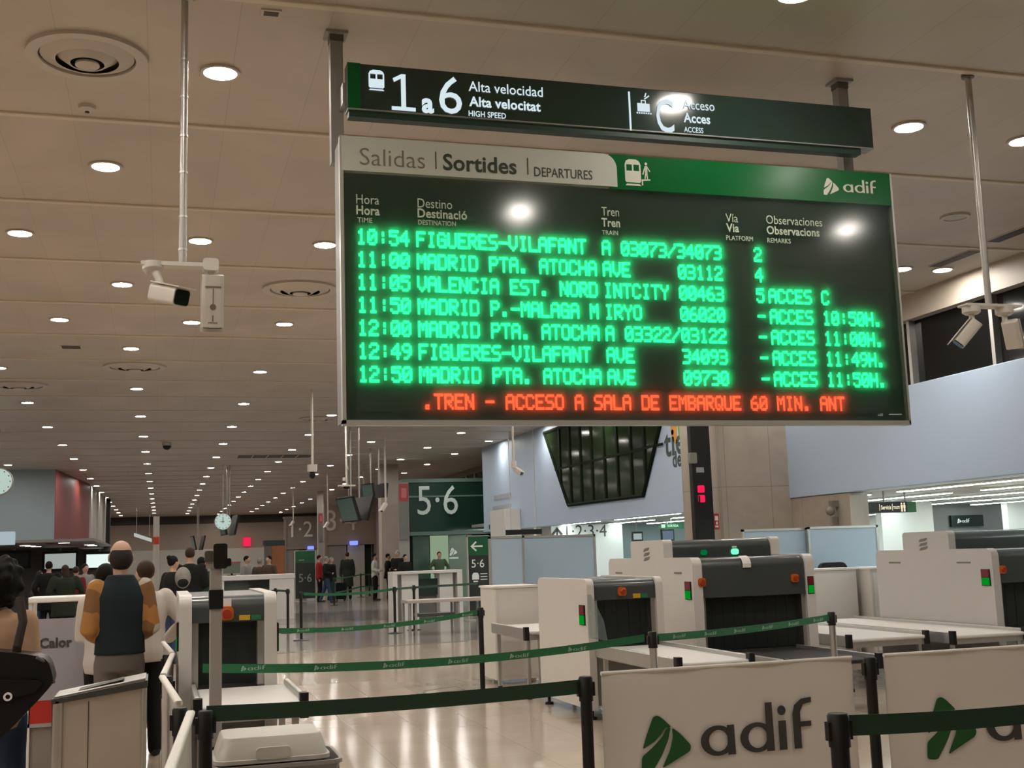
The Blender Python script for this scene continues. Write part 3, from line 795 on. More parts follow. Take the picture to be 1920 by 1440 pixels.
# left pole with two cameras
pole = empty('camera_pole', (.115, 7.72, H), 'tall grey ceiling pole carrying two white cameras, left of the board', 'camera pole')
MB().tube([(0, 0, 0), (0, 0, -1.82)], .024, 16).build('pole', M_polegrey, pole, True)
MB().tube([(0, 0, 0), (0, 0, -.015)], .06, 20).build('ceiling_flange', M_polegrey, pole, True)
for z in (-.42, -.68, -.95, -1.2, -1.5, -1.72): MB().tube([(0, 0, z), (0, 0, z - .014)], .028, 14).build('cable_clip', M_alu, pole, True)
MB().rbox(-.26, -.05, -1.845, .20, .05, -1.82, .01, 'y').build('cross_plate', M_camwhite, pole)
c1 = empty('security_camera', (.02, 7.66, 3.44), 'white bullet camera with black glass face, left of the hanging pole', 'camera', 'cameras on the left pole')
MB().tube([(-.09, .05, .14), (-.09, .05, .09), (-.085, .04, .07)], [.065, .065, .045], 20).build('mount', M_camwhite, c1, True)
MB().tube([(-.08, .04, .08), (-.05, .03, .02), (-.04, .02, -.03)], [.028, .024, .026], 12).build('arm', M_camwhite, c1, True)
cam_body(c1, (0.01, 0, -.085), math.radians(180 + 38), math.radians(-16), .26, .125, .115)
c2 = empty('security_camera', (.29, 7.72, 3.50), 'white camera seen from below behind, right of the hanging pole', 'camera', 'cameras on the left pole')
MB().rbox(-.05, -.06, .03, .05, .05, .11, .02, 'y').build('mount', M_camwhite, c2)
MB().tube([(0, 0, .04), (0.01, .01, 0), (.015, .02, -.06)], [.022, .02, .024], 10).build('arm', M_camwhite, c2, True)
cb = cam_body(c2, (.015, .01, -.16), 0, math.radians(-73), .34, .135, .10, name='camera_body')
mk = MB()
mk.box(-.05, -.10, -.053, .05, -.09, -.0505); mk.box(-.003, -.085, -.053, .003, .02, -.0505); mk.box(-.03, .135, -.053, .03, .141, -.0505); mk.box(-.004, .09, -.053, .004, .13, -.0505)
mk.tube([(0, .035, -.053), (0, .035, -.0505)], .02, 16)
mk.build('screw_plate', mat('camera_mark', (.16, .14, .10), .5), cb)
# right pole with two cameras
pole = empty('camera_pole', (6.28, 7.67, H), 'grey ceiling pole carrying two white cameras, right of the board', 'camera pole')
MB().tube([(0, 0, 0), (0, 0, -1.93)], .026, 16).build('pole', M_polegrey, pole, True)
MB().tube([(0, 0, 0), (0, 0, -.03)], .05, 20).build('ceiling_flange', mat('dark_grey_paint', (.12, .115, .10)), pole, True)
MB().rbox(-.25, -.06, -1.945, .27, .06, -1.925, .01, 'y').build('cross_plate', M_camwhite, pole)
for k, (dx, yw, pt, lab) in enumerate(((-.17, 62, -48, 'white camera aimed down to the left under the right pole'), (.14, -52, -62, 'white camera turned away to the right under the right pole'))):
    c = empty('security_camera', (6.28 + dx, 7.67, 3.45), lab, 'camera', 'cameras on the right pole')
    MB().tube([(0, 0, .01), (0, 0, -.04), (0, 0, -.055)], [.07, .07, .05], 20).build('mount', M_camwhite, c, True)
    MB().tube([(0, 0, -.05), (0, 0, -.10), (-.02 if k == 0 else .01, 0, -.14)], [.022, .022, .026], 12).build('arm', M_camwhite, c, True)
    cam_body(c, ((-.055 if k == 0 else .055), 0, -.205), math.radians(yw), math.radians(pt), .22, .12, .10)
# far hanging poles
def hang_pole(x, y, zb, label, kind):
    t = empty('hanging_pole', (x, y, H), label, 'camera pole', 'far hanging camera poles')
    MB().tube([(0, 0, 0), (0, 0, zb - H)], .028 if y < 35 else .03, 10).build('pole', M_camwhite, t, True)
    b = zb - H
    if kind == 'dome':
        MB().rbox(-.10, -.10, b - .16, .10, .10, b, .04, 'z').build('housing', M_camwhite, t)
        MB().ball((0, 0, b - .22), (.07, .07, .09)).build('dome', M_black, t, True)
    elif kind == 'plate':
        MB().rbox(-.22, -.12, b - .04, .22, .12, b, .01, 'y').build('cross_plate', M_camwhite, t)
        MB().tube([(-.06, 0, b + .12), (-.06, 0, b + .2)], .05, 12).build('upper_fitting', M_camwhite, t)
        MB().ball((0, 0, b - .06), (.09, .09, .05)).build('dome', M_black, t, True)
    elif kind == 'bullet':
        MB().rbox(-.06, -.06, b - .16, .06, .06, b, .03, 'z').build('mount', M_camwhite, t)
        cam_body(t, (.09, -.05, b - .24), math.radians(215), math.radians(-30), .24, .11, .1)
    elif kind == 'down':
        cam_body(t, (-.06, 0, b - .1), math.radians(120), math.radians(-50), .3, .12, .1)
    return t
hang_pole(3.17, 26.04, 3.72, 'white hanging pole ending in a dome camera, just left of the board edge', 'dome')
hang_pole(4.70, 31.2, 3.58, 'hanging pole ending in a flat plate, below the lower left board corner', 'plate')
hang_pole(7.78, 25.97, 3.75, 'hanging pole with a small bullet camera in front of the pale wall', 'bullet')
hang_pole(aty(723, 940, 36).x, 36, aty(723, 945, 36).z, 'thin hanging pole with small camera in front of the beige column', 'down')
hang_pole(aty(615, 970, 52).x, 52, aty(615, 980, 52).z, 'thin far hanging pole with small camera beside the number 3', 'down')
hang_pole(aty(550, 985, 60).x, 60, aty(550, 978, 60).z, 'thin far hanging pole in front of the number 1', 'down')
def monitor(x, y, z, label, tilt=.30, size=1.0, spread=.35, yaw=0.0):
    """two slim screens hung back to back from poles, tops apart"""
    t = empty('hanging_monitor', (x, y, z), label, 'monitor', 'hanging back-to-back monitors', yaw)
    h = size * .6
    for sgn in (-1, 1):
        s_ = MB().box(-.04, -size / 2, -h / 2, .04, size / 2, h / 2).build('screen_case', M_black, t)
        s_.location = (sgn * spread * .5, 0, 0); s_.rotation_euler = (0, -sgn * tilt, 0)
        MB().box(sgn * .042 - .002, -size / 2 + .04, -h / 2 + .04, sgn * .042 + .002, size / 2 - .04, h / 2 - .04).build('display', mat('monitor_glass', (.09, .16, .15), .12), s_)
    for yy in (-.3, .3): MB().tube([(0, yy, h / 2 - .05), (0, yy, H - z)], .025, 8).build('hanger', M_polegrey, t)
    return t
a = aty(666, 955, 33.4); monitor(a.x, 33.4, a.z, 'slanted pair of hanging monitors below the left corner of the board', -.30, 1.2, .42, .25)
a = aty(428, 985, 47.4); t = monitor(a.x, 47.4, a.z, 'hanging monitors beside a bright round clock, far down the hall', -.2, 1.3, .45, .1)
a = aty(371, 1018, 72); monitor(a.x, 72, a.z, 'farthest hanging monitors, below the light rows', -.2, 1.4, .5, .1)
a = aty(703, 920, 40); monitor(a.x, 40, a.z, 'small hanging monitor pair just left of the beige column', -.1, .8, .5, .3)
def clock(x, y, z, r, label, yaw=0.0):
    t = empty('hanging_clock', (x, y, z), label, 'clock', None, yaw)
    MB().tube([(0, -.06, 0), (0, .06, 0)], r, 36).build('case', M_greypaint, t, True)
    MB().tube([(0, -.065, 0), (0, -.061, 0)], r * .93, 36).build('dial', glow('clock_dial', (.75, .95, .85), .62), t)
    hd = MB(); hd.box(-.012, -.072, -.05, .012, -.067, r * .55); hd.box(-.3 * r, -.072, -.012, .05, -.067, .012)
    for i in range(12):
        a = i * math.pi / 6; hd.ball((r * .8 * math.sin(a), -.067, r * .8 * math.cos(a)), (.018, .004, .018), 6, 4)
    hd.build('hands_and_marks', M_ink, t)
    MB().tube([(0, 0, r), (0, 0, H - z)], .02, 8).build('hanger', M_polegrey, t)
    return t
a = aty(-3, 903, 34); clock(a.x, 34, a.z, .37, 'round lit clock cut by the left edge of the picture')
a = aty(424, 978, 46.5); clock(a.x - .12, 46.5, a.z, .32, 'bright round clock hanging in front of the far monitors')

# ================================================================== SIGNS AND THINGS ON THE PILLAR AND WALLS
t = empty('platform_display', (0, 0, 0), 'tall black display column with red digits on the stone pillar', 'display')
xa = aty(1292, 800, 19.0).x; xb = aty(1339, 1000, 19.0).x
MB().rbox(xa, 18.96, 0, xb, 19.112, 4.3, .02, 'z').build('case', M_black, t)
a = aty(1315, 926, 18.95)
dg = MB()
for dz in (.085, -.085):
    dg.rbox(a.x - .065, 18.945, a.z + dz - .065, a.x + .065, 18.957, a.z + dz + .065, .02, 'y')
dg.build('red_digits', M_redlit, t)
MB().box(a.x - .065, 18.944, a.z - .15, a.x - .03, 18.946, a.z - .03).build('digit_gap', M_black, t)
b = aty(1313, 881, 18.95); nb = MB(); write(nb, '5', (b.x, 18.955, b.z - .03), EX, EZ, .07, .06, .02, True)
MB().box(b.x - .075, 18.957, b.z - .045, b.x + .075, 18.96, b.z + .045).build('number_plate', mat('number_plate_grey', (.30, .31, .29), .5), t)
c = aty(1300, 862, 18.95)
MB().rbox(c.x - .10, 18.86, c.z - .07, c.x + .03, 18.96, c.z + .12, .02, 'y').build('sensor_box', mat('sensor_grey', (.20, .20, .17), .5), t)
a = aty(1343, 978, 19.1)
t = empty('fire_sign', (a.x, 19.11, a.z), 'small red fire-equipment sign on the pillar beside the black display', 'sign')
MB().box(-.05, -.02, -.14, .05, 0, .14).build('plate', mat('sign_red', (.42, .03, .015), .4), t)
k = MB(); k.box(-.03, -.024, -.10, .03, -.02, -.07); k.box(-.03, -.024, .02, .03, -.02, .10); k.box(-.012, -.024, -.05, .02, -.02, 0); k.build('symbol', M_print, t)
# shop letters on the pale wall: run along the wall, read from the hall (left = far)
t = empty('shop_lettering', (0, 0, 0), 'dark shop lettering on the pale wall beside the pillar', 'sign')
lt = MB(); UY = Vector((0, -1, 0))
a = atx(1247, 856, XW); b = atx(1288, 853, XW)
write(lt, 'tien', (XW - .006, a.y, a.z), UY, EZ, .62, 1.55, .02)
a = atx(1262, 876, XW); write(lt, 'de la', (XW - .006, a.y, a.z), UY, EZ, .36, .95, .025)
lt.build('letters', mat('dark_letters', (.03, .045, .04), .5), t)
a = atx(1258, 806, XW)
lf = MB(); lf.m = 0; lf.poly(round_poly([(0, .55), (.35, .55), (.30, -.35), (.12, -.30), (0, -.1)], .06), (XW - .006, a.y, a.z), UY, EZ)
lf.build('orange_leaf', mat('logo_orange', (.55, .24, .02), .5), t)
lf = MB(); lf.poly(round_poly([(.30, .45), (.75, .55), (.62, -.45), (.42, -.2)], .06), (XW - .008, a.y, a.z), UY, EZ)
lf.build('green_leaf', mat('logo_leaf_green', (.10, .24, .02), .5), t)
# equipment on the left end of that wall
a = atx(930, 965, XW - .3); 
t = empty('wall_cabinet', (XW, 0, 0), 'white equipment cabinet at the left end of the pale wall', 'cabinet')
y0 = atx(932, 965, XW - .3).y; y1 = atx(960, 965, XW - .3).y
MB().rbox(-.55, min(y0, y1), 2.05, 0, max(y0, y1), 3.05, .04, 'z').build('body', M_white2, t)
MB().box(-.56, (y0 + y1) / 2 + .9, 2.45, -.55, (y0 + y1) / 2 + 1.0, 2.6).build('handle', M_black, t)
a = atx(942, 930, XW); t = empty('wall_notice', (XW, a.y, a.z), 'two small grey notices above the white wall cabinet', 'notice')
MB().box(-.02, -1.0, -.10, 0, 1.0, .06).build('plate', mat('notice_grey', (.33, .35, .40), .5), t); MB().box(-.02, -1.0, -.42, 0, 1.2, -.30).build('plate', MATS['notice_grey'], t)
# wall lettering  ^ 1 2 3 4
t = empty('platform_lettering', (0, 0, 0), 'black arrow and numbers 1·2·3·4 on the white wall', 'sign')
lt = MB(); Y = 40.99
a = aty(1062, 1008, Y); b = aty(1138, 1008, Y)
write(lt, '1·2·3·4', (a.x, Y, a.z), EX, EZ, .44, b.x - a.x, .0)
c = aty(1045, 1008, Y); lt.poly([(-.22, .14), (-.16, .08), (0, .26), (.16, .08), (.22, .14), (0, .40)], (c.x, Y, a.z), EX, EZ); lt.poly([(-.035, 0), (.035, 0), (.035, .3), (-.035, .3)], (c.x, Y, a.z), EX, EZ)
lt.build('letters', M_ink, t)
# toilet sign, logo panel, exit sign in the side concourse
t = empty('toilet_sign', (0, 0, 0), 'hanging black toilet sign with yellow-white letters and green arrow end', 'sign')
Y = 21.0; a = aty(1636, 962, Y); b = aty(1702, 960, Y); c = aty(1717, 940, Y)
MB().box(a.x, Y, a.z, b.x, Y + .15, c.z).build('panel', M_black, t)
MB().box(b.x, Y, a.z, c.x, Y + .15, c.z).build('green_end', M_lgreen, t)
tx = MB(); zc = (a.z + c.z) / 2; h = c.z - a.z
write(tx, 'Servicis', (aty(1652, 955, Y).x, Y - .004, zc - .04), EX, EZ, h * .40, aty(1671, 955, Y).x - aty(1652, 955, Y).x, .03)
write(tx, 'TOILETS', (aty(1675, 955, Y).x, Y - .004, zc - .035), EX, EZ, h * .26, aty(1687, 955, Y).x - aty(1675, 955, Y).x, .03)
for px in (1649, 1673): x = aty(px, 950, Y).x; tx.box(x - .006, Y - .005, zc - .07, x + .006, Y - .003, zc + .07)
for px in (1690.5, 1695.5):
    x = aty(px, 950, Y).x; tx.ball((x, Y - .004, zc + .07), (.02, .003, .02), 8, 6); tx.box(x - .024, Y - .006, zc - .02, x + .024, Y - .003, zc + .045); tx.box(x - .018, Y - .006, zc - .095, x + .018, Y - .003, zc - .02)
tx.build('lettering', glow('warm_lettering', (1.0, .90, .62), .95), t)
for px in (1660, 1700): x = aty(px, 930, Y).x; MB().tube([(x, Y + .07, c.z), (x, Y + .07, 2.87)], .02, 8).build('hanger', M_greypaint, t)
t = empty('logo_panel', (0, 0, 0), 'dark panel with white triangle logo in the grey recess at right', 'sign')
Y = 29.9; a = aty(1785, 988, Y); b = aty(1843, 965, Y)
MB().box(a.x, Y, a.z, b.x, Y + .1, b.z).build('panel', mat('panel_near_black', (.008, .016, .014), .3), t)
tx = MB(); h = b.z - a.z; tri_logo(tx, (a.x + .20, Y - .004, a.z + h * .3), EX, EZ, h * .42); adif_word(tx, (a.x + .36, Y - .004, a.z + h * .36), EX, EZ, h * .2, .27)
tx.build('lettering', M_print, t)
t = empty('exit_sign', (0, 0, 0), 'lit green exit sign over the teal shop front', 'sign')
Y = 36.0; a = aty(1237, 992, Y); b = aty(1282, 981, Y)
MB().box(a.x, Y, a.z, b.x, Y + .12, b.z).build('panel', mat('sign_deep_green', (.005, .08, .03), .3), t)
tx = MB(); write(tx, 'SORTIDA', (a.x + .28, Y - .004, a.z + .06), EX, EZ, (b.z - a.z) * .45, .4, .03); tx.box(a.x + .06, Y - .005, a.z + .04, a.x + .2, Y - .003, a.z + .15)
tx.build('lettering', glow('green_white_lettering', (.6, 1, .7), 1.0), t)
MB().tube([((a.x + b.x) / 2, Y + .06, b.z), ((a.x + b.x) / 2, Y + .06, 2.87)], .02, 8).build('hanger', M_greypaint, t)
def screen(px0, px1, py0, py1, Y, label, M=None, stand=True):
    a = aty(px0, py1, Y); b = aty(px1, py0, Y)
    t = empty('lit_screen', ((a.x + b.x) / 2, Y, a.z), label, 'screen')
    w_ = (b.x - a.x) / 2; h = b.z - a.z
    MB().box(-w_ - .04, 0, -.05, w_ + .04, .1, h + .06).build('case', M_black, t)
    MB().box(-w_, -.006, 0, w_, 0, h).build('display', M or M_screen, t)
    MB().tube([(0, .06, h), (0, .06, 2.66 - a.z)], .025, 8).build('hanger', M_greypaint, t)
    return t
screen(1188, 1203, 1000, 1012, 37, 'small lit monitor in front of the teal shop front', glow('soft_screen', (.7, .85, .85), .5))
screen(1243, 1262, 995, 1012, 41, 'blue-grey shop display left of the pillar', glow('blue_screen', (.35, .5, .65), .35))
# strip lights of the side concourse
k = 0
SX = (12.2, 14.2, 16.2, 18.3, 20.6, 22.9, 25.0)
for x in SX:
    for (ya, yb) in ((10, 20.5), (21.5, 29.5), (31, 36), (37.5, 43)):
        t = empty('strip_light', (x, (ya + yb) / 2, 2.652), 'x', 'strip light', 'strip lights of the side concourse'); k += 1
        l_ = (yb - ya) / 2
        MB().box(-.06, -l_, -.035, .06, l_, 0).build('channel', M_white2, t)
        MB().box(-.045, -l_ + .02, -.045, .045, l_ - .02, -.035).build('tube_cover', M_strip, t)
        t['label'] = 'long strip light, %s line from the hall, %s stretch into the side concourse' % (ORD[SX.index(x)], ORD[(10, 21.5, 31, 37.5).index(ya)])

# ================================================================== BAGGAGE SCANNERS
def profile(L, zb, zt, r, hump=None, rh=.05):
    """side outline of a scanner in (y, z), front at y = 0"""
    def arc(cx, cz, rr, a0, a1): return [(cx + rr * math.cos(math.radians(a0 + (a1 - a0) * i / 5)), cz + rr * math.sin(math.radians(a0 + (a1 - a0) * i / 5))) for i in range(6)]
    p = [(0, zb), (L, zb)] + arc(L - r, zt - r, r, 0, 90)
    if hump:
        h0, h1, zh = hump
        p += [(h1, zt)] + arc(h1 - rh, zh - rh, rh, 0, 90) + arc(h0 + rh, zh - rh, rh, 90, 180) + [(h0, zt)]
    p += arc(r, zt - r, r, 90, 180)
    return p
M_white_dim = mat('dimmed_white_enamel', (0.47, 0.45, 0.42), .4, vary=.03)  # white enamel darkened: weaker light on the right scanner put into its colour
def scanner(X0, X1, Yf, L, zt, zh, zbelt, label, th=.10, hump=None, knobs=(), lights=(), paper=None, ystick=None, rad=.10, shell=None):
    t = empty('baggage_scanner', (X0, Yf, 0), label, 'baggage scanner', 'airport-style baggage scanners')
    W = X1 - X0
    for k, x in enumerate((0, W - th)):
        MB().prism(profile(L, .10, zt, rad, hump), (x, 0, 0), (0, 1, 0), (0, 0, 1), (th, 0, 0)).build('side_panel', shell or M_white, t, True)
    # hood between the side panels: rounded front and back
    r = rad * 1.15; d = .02
    def hoodp(y0, y1, z0, z1):
        a = [(y0, z0)] + [(y0 + r - r * math.cos(math.radians(i * 15)), z1 - r + r * math.sin(math.radians(i * 15))) for i in range(7)]
        b = [(y1 - r + r * math.cos(math.radians(90 - i * 15)), z1 - r + r * math.sin(math.radians(90 - i * 15))) for i in range(7)] + [(y1, z0)]
        return (a + b)[::-1]
    MB().prism(hoodp(d, L - d, zh, zt - .012), (th, 0, 0), (0, 1, 0), (0, 0, 1), (W - 2 * th, 0, 0)).build('hood', M_dgrey, t, True)
    if hump:
        h0, h1, z2 = hump
        MB().prism(hoodp(h0 + .015, h1 - .015, zt - .03, z2 - .01), (th, 0, 0), (0, 1, 0), (0, 0, 1), (W - 2 * th, 0, 0)).build('upper_hood', M_dgrey, t, True)
    # tunnel walls, roof and curtain of hanging strips
    MB().box(th, .05, zbelt, th + .045, L - .05, zh).box(W - th - .045, .05, zbelt, W - th, L - .05, zh).build('tunnel_wall', M_steel, t)
    cu = MB(); n = max(6, int((W - 2 * th) / .07)); cwid = (W - 2 * th - .09) / n
    for i in range(n): cu.box(th + .045 + i * cwid - .004, .16 + (.003 if i % 2 else 0), zbelt + .01, th + .045 + (i + 1) * cwid + .004, .17 + (.003 if i % 2 else 0), zh)
    cu.build('lead_curtain', M_curtain, t)
    MB().box(th, .02, .14, W - th, L - .02, zbelt - .06).build('base_cabinet', mat('base_grey', (.22, .215, .20), .5), t)
    MB().box(th + .045, .0, zbelt - .05, W - th - .045, L, zbelt).build('belt', M_rubber, t)
    for x in (.05, W - .05):
        for y in (.12, L - .12):
            MB().tube([(x, y, 0), (x, y, .025), (x, y, .03), (x, y, .12)], [.05, .045, .018, .018], 12).build('foot', M_black, t)
    for (x, z, s) in knobs:
        b = MB().rbox(x - .05 * s, -.005, z - .05 * s, x + .05 * s, d, z + .05 * s, .03 * s, 'y').build('emergency_stop', M_orange, t)
        MB().tube([(x, -.005, z), (x, -.03, z), (x, -.04, z)], [.025 * s, .036 * s, .03 * s], 16).build('button', M_redbtn, b, True)
    for side, yy, z in lights:      # red and green indicator on the outer face near the front edge, or (side 2) on the front edge
        hh = .098; wd_ = .15
        if side == 2:
            x = W - th * .5
            o = MB().box(x - .038, -.008, z - hh, x + .038, .004, z + hh).build('indicator', M_black, t)
            MB().box(x - .032, -.011, z + .004, x + .032, -.006, z + hh - .008).build('red_lens', M_reddim, o)
            MB().box(x - .032, -.011, z - hh + .008, x + .032, -.006, z - .004).build('green_lens', M_greenlit, o)
            continue
        x = -.006 if side < 0 else W + .006
        o = MB().box(x - .008, yy, z - hh, x + .008, yy + wd_, z + hh).build('indicator', M_black, t)
        MB().box(x - .011, yy + .007, z + .004, x + .011, yy + wd_ - .007, z + hh - .006).build('red_lens', M_reddim, o)
        MB().box(x - .011, yy + .007, z - hh + .006, x + .011, yy + wd_ - .007, z - .004).build('green_lens', M_greenlit, o)
    if paper:
        x, z, a, b = paper
        MB().box(x - a, d - .012, z - b, x + a, d - .008, z + b).build('paper_notice', M_paper, t)
    if ystick:
        x, z, a, b = ystick
        MB().box(x - a, d - .006, z - b, x + a, d - .001, z + b).build('yellow_sticker', M_yellow, t)
        MB().box(x + a + .008, d - .006, z - b * .9, x + a + .075, d - .001, z + b * .9).build('green_sticker', M_greenst, t)
    return t
def zat(px, py, Y): return aty(px, py, Y).z
def xat(px, py, Y): return aty(px, py, Y).x
# left scanner
Yl = 8.5; Xl = .12
Wl = xat(519, 1150, Yl) - Xl
sc = scanner(Xl, Xl + Wl, Yl, 1.6, zat(420, 1114, Yl), zat(420, 1167, Yl), .80, 'white scanner with dark hood behind the grey pole, leftmost of the four scanners',
        th=.085, knobs=[(xat(425, 1150, Yl) - Xl, zat(425, 1150, Yl), .95)], lights=[(-1, .03, zat(327, 1195, Yl)), (1, .02, zat(516, 1195, Yl))],
        paper=(xat(424, 1129, Yl) - Xl, zat(424, 1129, Yl) - .003, .036, .028), ystick=(xat(459, 1158, Yl) - Xl, zat(459, 1158, Yl), .037, .017), rad=.08)
# middle scanner
Ym = 11.1; X0 = xat(1104, 1200, Ym); X1 = xat(1245, 1150, Ym)
def y_on(px, X): return atx(px, 1150, X).y
scanner(X0, X1, Ym, y_on(1010, X0) - Ym, zat(1160, 1084, Ym), zat(1160, 1124, Ym), .70, 'white scanner with dark hood in the middle, behind the first white banner',
        th=.075, knobs=[(xat(1167, 1109, Ym) - X0, zat(1167, 1109, Ym), .85)], lights=[(-1, .07, zat(1090, 1155, Ym))],
        ystick=(xat(1195, 1117, Ym) - X0, zat(1195, 1117, Ym), .04, .022), rad=.07)
sc_m = [o for o in COL.objects if o.name.startswith('baggage_scanner')][-1]
gl = MB(); gl.prism([(-.50, .80), (.02, .80), (.02, 1.22), (-.10, 1.22), (-.42, .98)], (.0, 0, 0), (0, 1, 0), (0, 0, 1), (.008, 0, 0))
gl.build('clear_guard', glass_mat('clear_guard_plastic', (.90, .93, .92), milky=.08), sc_m)
# large double-height scanner
Yb_ = 12.0; X0 = xat(1301, 1120, Yb_); X1 = xat(1530, 1120, Yb_)
L = y_on(1145, X0) - Yb_
sc = scanner(X0, X1, Yb_, L, zat(1400, 1042, Yb_), zat(1400, 1118, Yb_), .50, 'large stepped scanner with a lit green lamp on its upper hood',
        th=.115, hump=(y_on(1250, X0) - Yb_, y_on(1188, X0) - Yb_, zat(1250, 1012, y_on(1250, X0))), knobs=[(xat(1316, 1092, Yb_) - X0, zat(1316, 1092, Yb_), .95), (xat(1491, 1084, Yb_) - X0, zat(1491, 1084, Yb_), .9)],
        lights=[(-1, .05, zat(1293, 1108, Yb_)), (2, 0, zat(1511, 1097, Yb_))], rad=.09)
yh = y_on(1250, X0) - Yb_
a = aty(1378, 1034, Yb_ + yh); b = aty(1320, 1036, Yb_ + yh)
MB().rbox(a.x - X0 - .045, yh - .012, a.z - .035, a.x - X0 + .045, yh + .02, a.z + .035, .03, 'y').build('green_lamp', M_greenhot, sc)
MB().rbox(b.x - X0 - .04, yh - .006, b.z - .032, b.x - X0 + .04, yh + .02, b.z + .032, .03, 'y').build('dim_lamp', glow('dim_green_lamp', (0, .5, .12), .32), sc)
MB().box(a.x - X0 - .03, yh + .01, a.z + .045, a.x - X0 + .03, yh + .014, a.z + .065).build('lamp_caption', M_print, sc)
a = aty(1400, 1052, Yb_)
pn_ = MB(); zt_ = zat(1400, 1042, Yb_)
pn_.prism([(.01, zt_ - .13), (.005, zt_ - .085), (.018, zt_ - .055), (.045, zt_ - .02), (.10, zt_ - .002), (.10, zt_ + .002), (.04, zt_ - .014), (.01, zt_ - .05), (-.004, zt_ - .085), (0, zt_ - .13)][::-1], (a.x - X0 - .05, 0, 0), (0, 1, 0), (0, 0, 1), (.10, 0, 0))
pn_.build('paper_notice', M_paper, sc)
mp = MB()
for i in range(5): mp.box(-.003, .95 + .03 * i, 0, 0, .97 + .03 * i, .02)
for (yy, zz, w_, h_) in ((y_on(1282, X0) - Yb_, zat(1282, 1076, 12.3), .20, .02), (y_on(1170, X0) - Yb_, zat(1170, 1076, 14), .22, .02)):
    mp.box(-.004, yy, zz, 0, yy + w_, zz + h_)
mp.v = mp.v[40:]; mp.f = [tuple(i - 40 for i in f) for f in mp.f[30:]]; mp.mi = mp.mi[30:]
mp.build('maker_lettering', M_greyink, sc)
yq = y_on(1218, X0) - Yb_
zq = zat(1218, 1041, y_on(1218, X0))
qm = MB(); 
for i in range(3): qm.poly(round_poly([(-.10, -.07 + i * .055), (.06, -.05 + i * .055), (.10, -.015 + i * .055), (-.06, -.03 + i * .055)], .02), (-.004, yq, zq), (0, -1, 0), (0, 0, 1))
qm.build('maker_emblem', M_greyink, sc)
# right scanner
Yr = 11.9; X0r = xat(1864, 1100, Yr); 
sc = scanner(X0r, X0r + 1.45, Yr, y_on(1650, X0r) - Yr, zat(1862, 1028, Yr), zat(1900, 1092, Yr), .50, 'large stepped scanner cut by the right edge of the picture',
        th=.10, hump=(y_on(1790, X0r) - Yr, y_on(1703, X0r) - Yr, zat(1785, 995, y_on(1785, X0r))), knobs=[(xat(1880, 1068, Yr) - X0r, zat(1880, 1068, Yr), .95)], lights=[(-1, .05, zat(1860, 1083, Yr))], rad=.09, shell=M_white_dim)
mp = MB()
for pxa in (1815, 1685):
    yy = y_on(pxa, X0r) - Yr; zz = zat(pxa, 1056, yy + Yr); mp.box(-.004, yy - .13, zz, 0, yy + .13, zz + .02)
yq = y_on(1742, X0r) - Yr; zq = zat(1742, 1022, yq + Yr)
for i in range(3): mp.poly(round_poly([(-.10, -.07 + i * .055), (.06, -.05 + i * .055), (.10, -.015 + i * .055), (-.06, -.03 + i * .055)], .02), (-.004, yq, zq), (0, -1, 0), (0, 0, 1))
mp.build('maker_emblem', M_greyink, sc)

def conveyor(x0, x1, y0, y1, z, label, rail=True, caps=True, leg_y=None, belt=M_white2, name='roller_table'):
    t = empty(name, (x0, y0, 0), label, 'conveyor table', 'scanner conveyor tables')
    W, L = x1 - x0, y1 - y0
    MB().box(.03, .02, z - .10, W - .03, L, z - .02).build('frame', M_alu, t)
    MB().rbox(.035, .0, z - .04, W - .035, L, z, .018, 'x').build('belt', belt, t)
    if rail:
        for x in (0, W - .035): MB().rbox(x, 0, z - .09, x + .035, L, z + .035, .008, 'y').build('side_rail', M_alu, t)
    if caps:
        for x in (-.012, W - .045): MB().rbox(x, -.02, z - .10, x + .055, .06, z + .05, .012, 'z').build('corner_cap', M_black, t)
    for x in (.04, W - .08):
        for y in (leg_y or (.08, L - .14)):
            l = MB().box(x, y, .03, x + .04, y + .04, z - .09).build('leg', M_alu, t)
            MB().cyl(x + .02, y + .02, 0, .03, .03, 12).build('foot', M_black, l)
    return t
conveyor(.20, .86, 7.42, Yl - .004, .80, 'white infeed table in front of the leftmost scanner')
x1c = xat(1245, 1150, Ym)
conveyor(4.10, 4.80, 9.15, Ym - .004, .70, 'white infeed table of the middle scanner with a steel side rail')
x0b = xat(1301, 1120, 12.0)
conveyor(x0b + .2, x0b + 1.25, 10.4, 11.99, .50, 'low infeed table in front of the large lamp-lit scanner', belt=M_rubber)
conveyor(3.97, 4.62, 13.0, 14.45, .76, 'outfeed table on thin legs left of the middle scanner', caps=True)
conveyor(7.32, 8.35, 11.7, 14.9, .58, 'low grey-topped table between the large and the right scanner')
conveyor(8.45, 9.45, 11.4, 14.9, .58, 'low table close to the right scanner, beside the silver post')
def console(x0, x1, y0, y1, z0, z1, label, foot=True):
    t = empty('screen_console', (x0, y0, 0), label, 'console', 'white scanner consoles')
    W, D = x1 - x0, y1 - y0
    MB().rbox(0, 0, z0, W, D, z1, .03, 'z').build('body', M_white, t)
    MB().rbox(-.015, -.015, z1, W + .015, D + .015, z1 + .025, .02, 'z').build('lid', M_white2, t)
    MB().box(.05, -.006, z0 + .05, W - .05, 0, z1 - .06).build('front_panel', M_white, t)
    if foot:
        for x in (.02, W - .07): MB().box(x, D * .3, 0, x + .05, D * .3 + .05, z0).build('leg', M_alu, t)
    return t
console(xat(927, 1140, 14.7), xat(1013, 1140, 14.7), 14.7, 15.4, .06, zat(960, 1102, 14.7), 'white console beside the grey partition, left of the middle scanner')
